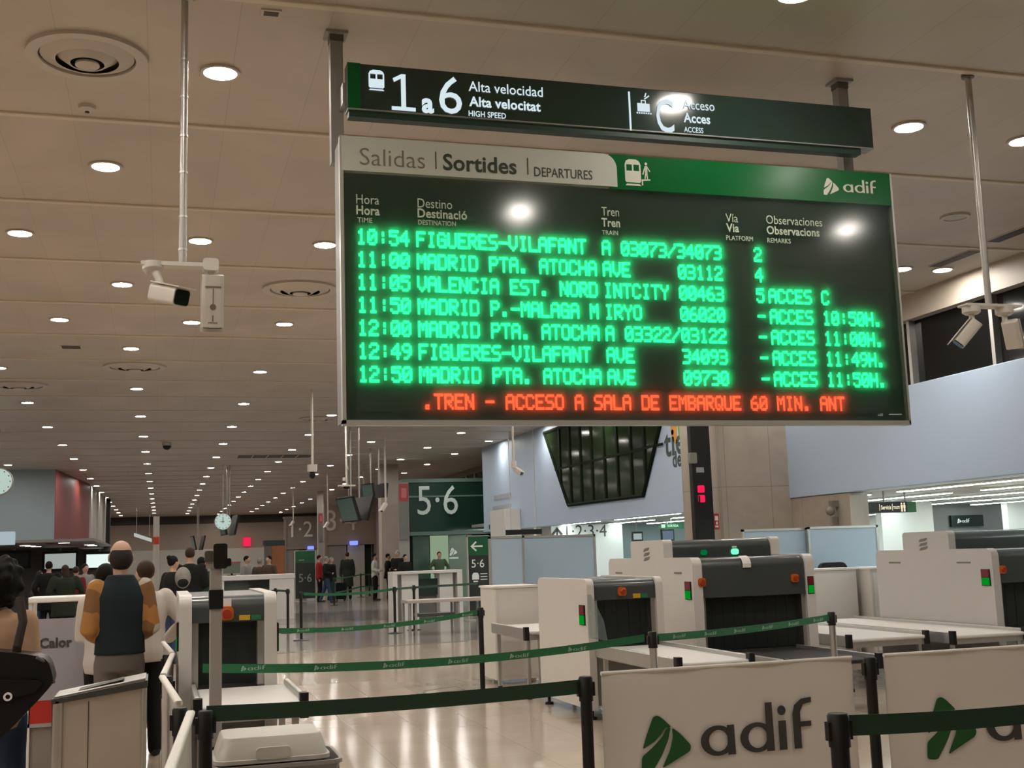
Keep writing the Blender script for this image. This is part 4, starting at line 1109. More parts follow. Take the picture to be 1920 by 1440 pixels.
console(xat(1514, 1120, 15.2), xat(1610, 1120, 15.2), 15.2, 15.65, .05, zat(1560, 1069, 15.2), 'white console right of the lamp-lit scanner, in front of a black chair')
console(xat(1619, 1120, 15.0) + .13, xat(1676, 1120, 15.0), 15.0, 15.7, .05, zat(1640, 1067, 15.0), 'white console half behind the right scanner')
# chair behind the console
a = aty(1571, 1066, 16.1)
t = empty('office_chair', (a.x, 16.25, 0), 'black office chair back showing above the white console', 'chair')
MB().rbox(-.24, -.04, .75, .24, .04, zat(1571, 1054, 16.25), .10, 'y').build('backrest', M_black, t, True)
MB().rbox(-.24, -.42, .44, .24, .1, .52, .05, 'y').build('seat', M_black, t)
MB().tube([(0, -.16, .06), (0, -.16, .44)], .03, 10).build('column', M_steel, t)
MB().box(-.03, .0, .46, .03, .04, .8).build('back_support', M_black, t)
sb = MB()
for i in range(5):
    an = i * 1.2566; sb.tube([(0, -.16, .08), (.28 * math.cos(an), -.16 + .28 * math.sin(an), .03)], .03, 8)
sb.build('star_base', M_black, t)

# ================================================================== PARTITIONS
def partition(xa, xb, y, z1, label, sx=1.0):
    t = empty('partition_screen', (xa, y, 0), label, 'partition', 'framed grey partition screens')
    W = xb - xa
    MB().box(.03, .01, .15, W - .03, .03, z1 - .03).build('panel', M_partition, t)
    fr = MB(); fr.box(0, 0, .0, .035, .04, z1); fr.box(W - .035, 0, 0, W, .04, z1); fr.box(0, 0, z1 - .035, W, .04, z1); fr.box(0, 0, .12, W, .04, .155)
    fr.build('frame', M_alu, t)
    for x in (.0, W - .05): MB().box(x, -.2, 0, x + .05, .24, .02).build('foot', M_alu, t)
    return t
partition(xat(917, 1040, 17.6), xat(984, 1040, 17.6), 17.6, zat(950, 1005, 17.6), 'narrow grey partition beside the green totem')
partition(xat(969, 1040, 18.0) , xat(1120, 1040, 18.0), 18.05, zat(1050, 1003, 18.0), 'wide grey partition behind the middle scanner')
partition(xat(1394, 1040, 16.6), xat(1516, 1040, 16.6), 16.6, zat(1455, 991, 16.6), 'blue-grey partition in front of the stone pillar')
partition(xat(1518, 1040, 16.5), xat(1650, 1040, 16.5), 16.5, zat(1585, 986, 16.5), 'blue-grey partition behind the black office chair')
a = aty(1530, 945, 17.1)
t = empty('wall_camera', (XW, 17.6, 2.3), 'small camera fixed low on the stone wall under the white band', 'camera')
MB().box(-.12, -.06, -.05, 0, .06, .05).build('mount', mat('camera_grey', (.18, .16, .14), .5), t); MB().ball((-.13, 0, -.12), .08).build('dome', MATS['camera_grey'], t, True)
MB().box(-.10, -.03, -.36, -.02, .03, -.22).build('lower_box', MATS['camera_grey'], t)

# ================================================================== QUEUE POSTS, BELTS AND BANNERS
def post(x, y, label, M=M_black, h=1.0, r=.031, base=True, rz=0):
    t = empty('queue_post', (x, y, 0), label, 'queue post', 'belt barrier posts', rz)
    MB().tube([(0, 0, .0), (0, 0, h - .12)], r, 18).build('pole', M, t, True)
    MB().tube([(0, 0, h - .125), (0, 0, h - .01), (0, 0, h)], [r + .006, r + .006, r], 18).build('belt_head', M_black, t, True)
    if base: MB().tube([(0, 0, 0), (0, 0, .012), (0, 0, .03)], [.17, .17, .05], 28).build('base', M_black if M is M_black else M_steel, t, True)
    MB().box(-r - .016, -.014, h - .10, r + .016, .014, h - .03).build('belt_clip', M_black, t)
    return t
def belt(p, q, label, M=M_belt, sag=.03, hgt=.05, print_every=.55, tilt=0):
    p, q = Vector(p), Vector(q); n = 14
    e_ = (q - p).normalized() * .045; p = p + e_; q = q - e_
    d = q - p; nr = Vector((-d.y, d.x, 0)).normalized() * .0015
    pts = []
    for i in range(n + 1):
        t_ = i / n; c = p + d * t_; c.z -= sag * 4 * t_ * (1 - t_); pts.append(c)
    mb = MB()
    k = 0
    for c in pts:
        for (s_, zz) in ((-1, -hgt / 2), (1, -hgt / 2), (1, hgt / 2), (-1, hgt / 2)): mb.v.append(tuple(c + nr * s_ + Vector((0, 0, zz))))
    for i in range(n):
        for j in range(4):
            a = i * 4 + j; b = i * 4 + (j + 1) % 4; mb.face((a, b, b + 4, a + 4))
    mb.face((0, 3, 2, 1)); mb.face((n * 4, n * 4 + 1, n * 4 + 2, n * 4 + 3))
    o = tag(mb.build('barrier_belt', M), label, 'barrier belt', 'queue barrier belts')
    if print_every:
        pr = MB(); L = d.length; u = d.normalized(); s_ = print_every * .5
        face_n = nr * 1.8
        if face_n.y > 0: face_n = -face_n
        while s_ < L - .2:
            t_ = s_ / L; c = p + d * t_; c.z -= sag * 4 * t_ * (1 - t_)
            uu = u if u.x > 0 else -u
            tri_logo(pr, c + face_n + Vector((0, 0, -hgt * .32)), uu, EZ, hgt * .62)
            adif_word(pr, c + face_n + uu * (hgt * .75) + Vector((0, 0, -hgt * .24)), uu, EZ, hgt * .28, hgt * 2.1)
            s_ += print_every
        if pr.v: pr.build('belt_print', mat('belt_print_pale', (.30, .42, .33), .6), o)
    return o
PB = [('P_near_r', 2.50, 4.11, 'thick black post in front, between the two white banners', M_black),
      ('P_front', 2.13, 5.93, 'black post at the left end of the first white banner', M_black),
      ('P_ban', 3.86, 5.97, 'black post behind the gap between the two white banners', M_black),
      ('P_mid', 3.72, 8.75, 'silver post between the middle scanner and its infeed table', M_steel),
      ('P_long', 6.09, 10.0, 'silver post at the right end of the long printed belt', M_steel),
      ('P_905', 3.76, 14.16, 'dark post standing left of the middle scanner legs', M_black),
      ('P_565', 2.79, 25.0, 'black post with round base, right of the leftmost scanner', M_black),
      ('P_540', 2.80, 27.8, 'black post just behind the one right of the leftmost scanner', M_black),
      ('P_530', 2.62, 28.9, 'thin black post seen left of its two neighbours beyond the leftmost scanner', M_black),
      ('P_627', 5.90, 42.4, 'far black post before the green-coated traveller', M_black),
      ('P_677', 8.13, 50.3, 'far black post left of the woman in white', M_black),
      ('P_690', 8.7, 51.5, 'far black post beside the woman in white', M_black),
      ('P_775', xat(776, 1104, 26.5), 26.5, 'black post in front of the white check desk', M_black)]
PD = {}
for k, x, y, lab, M in PB:
    PD[k] = (x, y)
    post(x, y, lab, M, 1.0, .036 if k == 'P_near_r' else .031)
PD['h1'] = (.62, 13.0); post(.62, 13.0, 'dark post hidden behind the leftmost scanner', M_black)
def bt(a, b, label, z=.95, **kw):
    A = PD[a] if isinstance(a, str) else a; B = PD[b] if isinstance(b, str) else b
    return belt((A[0], A[1], z), (B[0], B[1], z), label, **kw)
belt((.16, 5.72, .965), (2.15, 5.93, .95), 'plain dark green belt in front, from the folded banners to the black post', M_beltd, .015, .072, 0)
bt('P_near_r', (4.6, 4.32), 'plain dark green belt crossing the second white banner', M=M_beltd, sag=.03, hgt=.078, print_every=0)
post(4.6, 4.32, 'black post outside the frame holding the front belt', M_black)
belt((.22, 8.05, .975), (3.69, 8.75, .955), 'long printed green belt, left stretch, passing in front of the leftmost scanner', M_belt, .07, .058, .5)
bt('P_mid', 'P_long', 'long printed green belt, right stretch, in front of the big scanner', sag=.02, hgt=.06, print_every=.42)
bt('h1', 'P_905', 'printed green belt between the leftmost scanner and the dark post', sag=.09, hgt=.055, print_every=.55)
bt('P_565', (4.9, 25.75), 'thin far green belt from the round-based post to the right', sag=.05, hgt=.055, print_every=0)
post(4.9, 25.75, 'dark post left of the white check desk', M_black)
bt((4.9, 25.75), 'P_775', 'dark belt across the left leg of the white check desk', M=M_beltd, sag=.0, hgt=.05, print_every=0)
bt('P_775', (7.3, 27.6), 'dark belt across the white check desk up to the totem', M=M_beltd, sag=.0, hgt=.05, print_every=0)
bt((.9, 24.5), 'P_530', 'thin dark belt behind the leftmost scanner hood', M=M_beltd, sag=.02, hgt=.05, print_every=0)
post(.9, 24.5, 'dark post hidden behind the leftmost scanner hood', M_black)
bt('P_530', 'P_540', 'short dark belt joining two far posts', M=M_beltd, sag=.0, hgt=.05, print_every=0)
for k, (za, zz) in enumerate((('upper', .95), ('lower', .45))):
    bt('P_627', 'P_677', 'far thin %s belt left of the woman in white' % za, z=zz, sag=.02, print_every=0)
    bt('P_677', (10.6, 52.5), 'far thin %s belt behind the woman in white' % za, z=zz, sag=.02, print_every=0)
post(10.6, 52.5, 'far black post behind the dark-coated pair', M_black)
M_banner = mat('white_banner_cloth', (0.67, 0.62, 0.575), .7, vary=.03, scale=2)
def banner(xa, ya, xb, yb, label, ztop=1.0, zbot=.08, logo=None, name='banner_barrier', bars=True, M=None):
    p = Vector((xa, ya, 0)); q = Vector((xb, yb, 0)); d = q - p; L = d.length; u = d.normalized(); nr = Vector((-u.y, u.x, 0))
    ang = math.atan2(u.y, u.x)
    t = empty(name, p, label, 'banner', 'white cloth banners', ang)
    cl = MB(); n = 16; zs = [zbot, zbot + .3, .7, ztop - .05, ztop]
    for z in zs:
        for i in range(n + 1):
            x = L * i / n; cl.v.append((x, .006 * math.sin(i * 1.1 + z * 3), z))
    R_ = len(zs)
    for k in range(R_ - 1):
        for i in range(n):
            a = k * (n + 1) + i; cl.face((a, a + 1, a + n + 2, a + n + 1))
    base = len(cl.v)
    cl.v += [(v[0], v[1] + .004, v[2]) for v in cl.v]
    cl.f += [tuple(base + i for i in f[::-1]) for f in list(cl.f)]; cl.mi += [0] * (len(cl.f) - len(cl.mi))
    for i in range(n):
        a = (R_ - 1) * (n + 1) + i; cl.face((a, a + 1, base + a + 1, base + a)); cl.face((i + 1, i, base + i, base + i + 1))
    cl.build('cloth', M or M_banner, t, True)
    if bars:
        for z, nm in ((ztop, 'top_bar'), (zbot, 'bottom_bar')):
            MB().tube([(0, .002, z), (L, .002, z)], .011, 10).build(nm, M or M_banner, t, True)
    if logo:
        lx, lz, s_ = logo
        lo = MB(); tri_logo(lo, (lx, -.012, lz), EX, EZ, s_); lo.build('green_emblem', M_lgreen, t)
        lo = MB(); adif_word(lo, (lx + s_ * 1.19, -.012, lz + s_ * .20), EX, EZ, s_ * .53, s_ * 2.32); lo.build('dark_lettering', M_ink, t)
    return t
Yn = 6.0
a = aty(1198, 1440, Yn); b = aty(1290, 1400, Yn); c = aty(1245, 1352, Yn)
zl = aty(1240, 1447, Yn).z
banner(2.245, Yn, 3.765, Yn, 'first white cloth banner with the green emblem and dark letters, centre right', 1.0, .10, (aty(1200, 1420, Yn).x - 2.245, zl, (b.x - a.x) * 1.02))
a2 = aty(1735, 1400, Yn); b2 = aty(1829, 1390, Yn); z2 = aty(1750, 1424, Yn).z
banner(3.975, Yn, 5.50, Yn, 'second white cloth banner cut by the right edge of the picture', 1.0, .10, (a2.x - 3.975, z2, (b2.x - a2.x) * 1.02))
post(5.62, 6.0, 'black post outside the frame at the right end of the second banner', M_black)
MB
# folded line of banners seen end on
ZZ = [((.02, 10.7), (.085, 9.36), 'folded white banner, farthest of the end-on line beside the leftmost scanner'),
      ((.085, 9.26), (.015, 7.58), 'folded white banner, second farthest of the end-on line'),
      ((.01, 7.46), (.085, 6.02), 'folded white banner, second nearest of the end-on line'),
      ((.13, 5.60), (.02, 3.95), 'folded white banner, nearest of the end-on line at the bottom left')]
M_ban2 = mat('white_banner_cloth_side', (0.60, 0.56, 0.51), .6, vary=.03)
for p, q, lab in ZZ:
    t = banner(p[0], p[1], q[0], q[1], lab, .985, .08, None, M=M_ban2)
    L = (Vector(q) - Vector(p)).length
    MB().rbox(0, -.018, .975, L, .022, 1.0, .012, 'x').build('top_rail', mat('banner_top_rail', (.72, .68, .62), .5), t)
for x, y, lab in ((.09, 5.86, 'black post with wide head at the near fold of the end-on banners'), (.20, 5.68, 'black post at the left end of the front dark belt'), (.04, 7.52, 'grey post at the middle fold of the end-on banners'), (.05, 9.31, 'grey post at the far fold of the end-on banners')):
    post(x, y, lab, M_black if y < 6 else M_greypaint, .985, .03, False)

# ================================================================== COUNTERS, DESKS, GATES, TOTEMS
def bxp(px0, px1, py0, py1, Y):
    """place and size of a front-facing rectangle seen between these picture lines at depth Y"""
    a = aty(px0, (py0 + py1) / 2, Y).x; b = aty(px1, (py0 + py1) / 2, Y).x; pm = (px0 + px1) / 2
    return a, b, aty(pm, py1, Y).z, aty(pm, py0, Y).z
# long white counter
Y = 34.4; a, b, z0, z1 = bxp(412, 553, 1079, 1160, Y)
t = empty('information_counter', (a, Y, 0), 'long white counter with dark openings beyond the leftmost scanner', 'counter')
W = b - a; z1 = 1.27
MB().rbox(0, 0, z1 - .14, W, .8, z1, .02, 'x').build('top', M_white2, t)
MB().box(W * .66, .02, 0, W - .02, .75, z1 - .14).build('end_panel', M_white2, t)
MB().box(.02, .02, 0, .12, .75, z1 - .14).build('end_panel', M_white2, t)
MB().box(.12, .30, 0, W * .66, .4, z1 - .14).build('glass_front', mat('counter_glass_green', (.10, .14, .12), .15), t)
MB().box(W * .40, .05, z1 - .36, W * .64, .3, z1 - .14).build('screen_back', M_black, t)
MB().box(.25, .28, .2, W * .62, .3, .45).build('lower_shelf', M_white2, t)
# computer on the counter
a2, b2, z0, z2 = bxp(418, 446, 1062, 1079, 35.6)
t = empty('counter_monitor', ((a2 + b2) / 2, 34.9, 1.27), 'computer with red-edged lid on the white counter', 'computer')
MB().box(-.24, -.02, .06, .24, .02, .36).build('screen', mat('screen_grey', (.12, .14, .11), .3), t); MB().box(-.25, -.03, .36, .25, .03, .39).build('red_edge', M_redbtn, t); MB().box(-.12, -.08, 0, .12, .1, .02).build('foot', M_black, t); MB().box(-.03, -.01, .02, .03, .02, .1).build('neck', M_black, t)
# white check desk
Y = 30.6; a, b, z0, z1 = bxp(737, 868, 1072, 1165, Y); z1 = 1.26; W = b - a
t = empty('check_desk', (a, Y, 0), 'white open-fronted check desk in front of the glass gate 5·6', 'desk')
MB().rbox(0, 0, z1 - .07, W, .7, z1, .01, 'x').build('top', M_white2, t)
MB().box(0, 0, 0, .12, .7, z1 - .07).build('leg_panel', M_white2, t)
MB().box(W - .14, 0, 0, W, .7, z1 - .07).build('leg_panel', M_white2, t)
MB().box(.25, .1, 0, .70, .7, z1 - .07).build('cabinet', M_white2, t)
MB().box(W - .60, .1, .0, W - .24, .6, z1 - .07).build('cabinet', M_white2, t)
MB().box(.70, .35, .62, W - .60, .42, 1.05).build('monitor_back', mat('monitor_teal', (.03, .05, .045), .3), t)
MB().box(.70, .5, 0, W - .60, .56, .62).build('modesty_panel', mat('desk_grey', (.20, .215, .20), .4), t)
# low silver table
Y = 24.6; a, b, z0, z1 = bxp(765, 916, 1125, 1193, Y); W = b - a
t = empty('steel_table', (a, Y, 0), 'low steel-topped table with thin legs in front of the check desk', 'table')
MB().box(0, 0, .67, W, .75, .73).build('top', mat('table_top_grey', (.42, .38, .34), .4), t)
for x in (.02, .16, W * .62, W - .08):
    for y in (.04, .66): MB().box(x, y, 0, x + .045, y + .045, .67).build('leg', M_greypaint, t)
MB().box(.25, .15, .38, W * .6, .6, .44).build('shelf', M_dgrey, t)
# green totem
def totem(px0, px1, py0, Y, label, big):
    a, b, z0, z1 = bxp(px0, px1, py0, py0 + 10, Y); W = b - a
    t = empty('sign_totem', (a, Y, 0), label, 'sign totem', 'platform sign totems')
    MB().box(.03, 0, .12, W - .03, .10, z1 - .02).build('panel', mat('totem_dark', (.020, .026, .024), .3), t)
    fr = MB(); fr.box(0, -.01, 0, .03, .11, z1); fr.box(W - .03, -.01, 0, W, .11, z1); fr.box(0, -.01, z1 - .02, W, .11, z1); fr.build('frame', M_alu, t)
    MB().box(-.05, -.2, 0, W + .05, .3, .02).build('base', M_greypaint, t)
    MB().box(.03, -.004, z1 - .50, W - .03, 0, z1 - .02).build('green_header', mat('totem_green', (.008, .09, .035), .3), t)
    if big:
        tx = MB(); write(tx, '5·6', (W * .18, -.006, z1 - .80), EX, EZ, .20, W * .55)
        o = (W * .15, -.006, z1 - .27)
        tx.poly([(0, 0), (.14, .13), (.165, .10), (.08, .02), (.32, .02), (.32, -.02), (.08, -.02), (.165, -.10), (.14, -.13)], o, EX, EZ)
        for k in range(3): tx.poly([(W * .55, z1 - .95 - k * .07), (W * .85, z1 - .95 - k * .07), (W * .85, z1 - .97 - k * .07), (W * .55, z1 - .97 - k * .07)], (0, -.006, 0), EX, EZ)
        tx.build('lettering', M_print, t)
        ic = MB(); cx = W * .34; 
        ic.poly([(cx - .09 + .18 * (.5 + .5 * x), z1 - 1.15 + y) for x, y in ((-1, .05), (1, .05), (1, .16), (.6, .22), (-.6, .22), (-1, .16))], (0, -.006, 0), EX, EZ); ic.poly([(cx - .06, z1 - 1.16), (cx + .06, z1 - 1.16), (cx + .06, z1 - 1.13), (cx - .06, z1 - 1.13)], (0, -.006, 0), EX, EZ)
        ic.build('train_symbol', M_print, t)
    else:
        tx = MB(); write(tx, '5·6', (W * .2, -.006, z1 - 1.25), EX, EZ, .32, W * .6); tx.build('lettering', mat('dim_print', (.25, .30, .27), .5), t)
        tx = MB(); tx.box(W * .2, -.008, z1 - .4, W * .45, -.004, z1 - .36); tx.build('arrow', MATS['dim_print'], t)
    return t
totem(875, 918, 1004, 29, 'green-topped sign totem with white arrow and 5·6, right of the check desk', True)
totem(552, 592, 1032, 48, 'dark sign totem with dim 5·6, in front of the gate 1·2', False)
# glass platform gates
M_gateglass = mat('gate_green_glass', (0.013, 0.040, 0.028), .10, vary=.08, scale=.8)
M_gateframe = mat('gate_frame_green', (0.10, 0.17, 0.14), .35, vary=.05)
def gate(px0, px1, ptop, Y, D, num, n0, n1, label, glassM, frameM, letterM, cap_z, doors):
    a, b, z0, z1 = bxp(px0, px1, ptop, ptop + 10, Y); W = b - a
    t = empty('platform_gate', (a, Y, 0), label, 'platform gate', 'glass platform gates')
    MB().box(.05, .05, 2.5, W - .05, .10, z1 - .12).build('front_glass', glassM, t)
    MB().box(.05, .15, 0, .10, D, z1 - .12).build('side_glass', glassM, t)
    MB().box(W - .10, .15, 0, W - .05, D, z1 - .12).build('side_glass', glassM, t)
    MB().box(0, 0, z1 - .14, W, D, z1).build('roof', frameM, t)
    for x in (0, W - .14): MB().box(x, 0, 0, x + .14, .16, z1 - .14).build('corner_post', frameM, t)
    MB().box(.14, .0, 2.42, W - .14, .14, 2.56).build('door_lintel', frameM, t)
    MB().box(.14, .02, (2.56 + z1) / 2 + .3, W - .14, .06, (2.56 + z1) / 2 + .36).build('transom', frameM, t)
    MB().box(.12, D - .1, 0, W - .12, D, z1 - .14).build('back_wall', mat(label[:12].replace(' ', '_') + '_back', [x * 1.6 for x in lin('#2c3a33')], .5), t)
    tx = MB(); p = aty(n0[0], n0[1], Y); q = aty(n1[0], n1[1], Y)
    write(tx, num, (p.x - a, -.006, p.z), EX, EZ, cap_z, q.x - p.x, .0); tx.build('number', letterM, t)
    for k, (d0, d1, dz, M) in enumerate(doors):
        u = aty(d0, 1040, Y).x - a; v = aty(d1, 1040, Y).x - a
        MB().box(u, .08, 0, v, .12, dz).build('door', M, t)
    return t
g5 = gate(755, 926, 897, 44, 1.1, '5·6', (783, 965), (859, 962), 'large dark green glass gate numbered 5·6', M_gateglass, M_gateframe, mat('gate_number', (.55, .66, .64), .5), 1.08,
     [(775, 806, 2.4, mat('gate_door_green', (.05, .09, .07), .2)), (808, 842, 2.4, glow('lit_doorway', (.45, .62, .40), .52)), (843, 885, 2.4, mat('gate_glass_lit', (.14, .19, .14), .2))])
lo = MB(); p = aty(844, 1042, 44); tri_logo(lo, (p.x - g5.location.x, .07, p.z), EX, EZ, .30); lo.box(p.x - g5.location.x - .02, .068, p.z - .12, p.x - g5.location.x + .34, .072, p.z - .06)
lo.build('door_emblem', M_print, g5)
gate(608, 705, 945, 67.7, 1.2, '3·4', (613, 995), (668, 988), 'brown-grey glass gate with dim number 3·4', mat('gate_brown_glass', (.32, .245, .19), .2, scale=.5), mat('gate_frame_brown', (.26, .21, .175), .4), mat('gate_number_dim', (.60, .54, .48), .5), 1.15,
     [(612, 650, 2.4, mat('gate_door_grey', (.26, .245, .215), .3)), (652, 684, 2.4, mat('gate_door_pale', (.48, .46, .40), .3))])
gate(533, 602, 968, 87, 1.2, '1·2', (546, 1007), (586, 1006), 'grey glass gate with white number 1·2, far down the hall', mat('gate_grey_glass', (.26, .22, .19), .2, scale=.5), mat('gate_frame_brown', (.26, .21, .175), .4), mat('gate_number_pale', (.80, .78, .72), .5), 1.1,
     [(536, 560, 2.4, mat('gate_door_grey', (.26, .245, .215), .3)), (575, 600, 2.4, mat('gate_door_pale', (.48, .46, .40), .3))])
for (px, py, Y) in ((664, 1018, 67.4), (583, 1027, 86.7)):
    p = aty(px, py, Y); o = tag(MB().rbox(p.x - .22, Y, p.z - .12, p.x + .22, Y + .28, p.z + .12, .05, 'y').build('gate_lamp', M_bluelit), 'small blue lamp over the door of the gate %s' % ('3·4' if px > 600 else '1·2'), 'lamp', 'blue gate lamps')
# columns and red banners by the gates
def column(px0, px1, Y, label):
    a = aty(px0, 1000, Y).x; b = aty(px1, 1000, Y).x
    return struct('pillar_gate' if Y < 60 else 'pillar_far', MB().box(a, Y, 0, b, Y + (b - a), H), M_stone, label=label)
column(716, 749, 47.5, 'beige column left of the glass gate 5·6')
column(596, 607, 66, 'slim beige column between the gates 1·2 and 3·4')
def red_banner(px0, px1, py0, py1, pr, Y, label):
    a, b, z0, z1 = bxp(px0, px1, py0, py1, Y); zr = aty(px0, pr, Y).z
    t = empty('hanging_banner', (a, Y, 0), label, 'banner', 'red-topped banners by the gates')
    W = b - a
    MB().box(0, 0, z0, W, .05, zr).build('grey_picture', mat('banner_grey', (.17, .165, .16), .5, vary=.4, scale=1.5), t)
    MB().box(0, 0, zr, W, .05, z1).build('red_header', mat('banner_red', (.36, .045, .045), .45), t)
    MB().box(W * .25, -.006, zr + .2 * (z1 - zr), W * .8, 0, zr + .75 * (z1 - zr)).build('pale_mark', mat('banner_pink', (.48, .16, .15), .5), t)
    MB().box(-.03, .05, 0, W + .03, .09, z1 + .05).build('backing', M_greypaint, t)
    return t
red_banner(749, 766, 907, 1012, 940, 43.6, 'tall red-topped banner between the beige column and gate 5·6')
red_banner(598, 605, 963, 1015, 981, 65.9, 'small red-topped banner on the slim far column')
a, b, z0, z1 = bxp(645, 692, 934, 951, 47)
t = empty('hanging_sign', (a, 47, 0), 'teal hanging sign behind the slanted monitors', 'sign')
MB().box(0, 0, z0, b - a, .12, z1).build('panel', mat('teal_sign', (.11, .16, .14), .3), t)
for x in (.2, b - a - .2): MB().tube([(x, .06, z1), (x, .06, H)], .02, 8).build('hanger', M_polegrey, t)
# advert totem with orange panel
Y = 43; a, b, z0, z1 = bxp(497, 534, 1013, 1080, Y); W = b - a
t = empty('advert_totem', (a, Y, 0), 'tall advert stand with dark header and orange panel behind the counter', 'advert stand')
MB().box(0, 0, 0, W, .4, 2.2).build('body', mat('advert_brown', (.09, .075, .06), .5), t)
MB().box(-.05, -.03, 2.2, W, .43, z1).build('header', mat('advert_dark', (.012, .028, .024), .3), t)
MB().box(W * .34, -.02, 1.2, W - .02, 0, 2.18).build('orange_panel', mat('advert_orange', (.22, .075, .02), .5, vary=.25, scale=2), t)
MB().box(W * .30, -.03, .98, W - .02, -.005, 1.25).build('red_strip', mat('advert_red', (.35, .03, .03), .5), t)
a = aty(463, 1015, 96.8); tag(MB().rbox(a.x - .28, 96.7, a.z - .38, a.x + .28, 97.0, a.z + .30, .05, 'y').build('red_sign_light', M_redlit), 'red lit sign on the far end wall', 'sign')
# lit screens of the ticket office and ceiling lamps there
def office_screen(px0, px1, py0, py1, Y, label, M):
    a, b, z0, z1 = bxp(px0, px1, py0, py1, Y)
    t = empty('office_screen', (a, Y, 0), label, 'screen', 'lit screens of the ticket office')
    MB().box(-.12, 0, z0 - .1, b - a + .12, .1, z1 + .12).build('case', M_black, t); MB().box((b - a) / 2 - .05, .02, z1 + .1, (b - a) / 2 + .05, .08, 2.6 if Y < 62 else 2.6).build('hanger', M_greypaint, t); MB().box(0, -.01, z0, b - a, 0, z1).build('display', M, t)
office_screen(84, 142, 1038, 1066, 60, 'wide lit white screen behind the crowd at left', glow('office_white', (.72, .80, .76), .45))
office_screen(162, 212, 1039, 1064, 60.5, 'bright white screen left of the bald man', glow('office_bright', (.85, 1, .95), .95))
office_screen(0, 53, 1037, 1062, 59, 'dark screen behind the dark-haired woman', mat('office_dark', (.03, .045, .05), .2))
a = aty(12, 1010, 46.4); o = tag(MB().rbox(a.x - 1.0, 46.2, a.z - .23, a.x + .30, 46.4, a.z + .25, .03, 'y').build('lit_panel_sign', glow('pale_lit_panel', (.62, .75, .82), .62)), 'pale lit panel sign at the left edge below the clock', 'sign')
for k, (px, py) in enumerate(((47, 1022), (57, 1023), (68, 1024), (120, 1017), (173, 1022), (181, 1020))):
    a = atz(px, py, 2.59); t = empty('office_downlight', (min(a.x, -2.9), min(a.y, 60.5), 2.598), 'small lit lamp under the ticket office soffit, %s from the left' % ORD[k], 'ceiling light', 'soffit lamps of the ticket office')
    MB().tube([(0, 0, -.03), (0, 0, 0)], .22, 16).build('ring', M_ring, t); MB().tube([(0, 0, -.04), (0, 0, -.03)], .2, 16).build('lens', glow('soffit_lamp', (1, .9, .8), 5.0), t)
a = aty(268, 1006, 80); t = empty('hanging_lamp', (a.x, 79.9, a.z), 'pale lit bar far down the hall, right of the ticket office', 'lamp')
MB().prism([(-.55, .25), (.55, -.15), (.55, -.38), (-.55, .02)], (0, -.1, 0), EX, EZ, (0, .2, 0)).build('light_bar', glow('far_lamp', (.75, .80, .72), .6), t)
for x in (-.4, .4): MB().tube([(x, 0, 0), (x, 0, H - a.z)], .02, 6).build('hanger', M_polegrey, t)

# ================================================================== GREY POLE, TRAYS, BIN, KIOSK
t = empty('scanner_pole', (.265, 6.2, 0), 'tall grey square pole with black camera head in front of the leftmost scanner', 'pole')
MB().rbox(-.030, -.025, .02, .030, .025, 1.62, .006, 'z').build('pole', mat('pole_warm_grey', (.36, .33, .30), .45, vary=.04), t)
MB().box(-.05, -.07, 0, .012 + .04, .07, .02).build('base_plate', M_greypaint, t)
MB().rbox(-.012, -.05, 1.62, .055, .05, 1.745, .012, 'y').build('camera_head', M_black, t)
MB().rbox(-.055, -.04, 1.655, -.012, .04, 1.71, .01, 'y').build('side_unit', mat('dark_taupe', (.07, .065, .055), .5), t)
MB().rbox(.05, -.03, 1.63, .075, .03, 1.67, .008, 'y').build('lens_arm', M_black, t)
MB().box(-.05, -.03, 1.62, .0, -.028, 1.655).build('label_plate', M_greypaint, t)
cl = MB().rbox(-.034, -.035, 1.42, .036, .035, 1.515, .006, 'z').build('clamp', M_black, t)
MB().rbox(-.06, -.03, .62, .07, .03, .75, .01, 'z').build('lower_clamp', M_black, t)
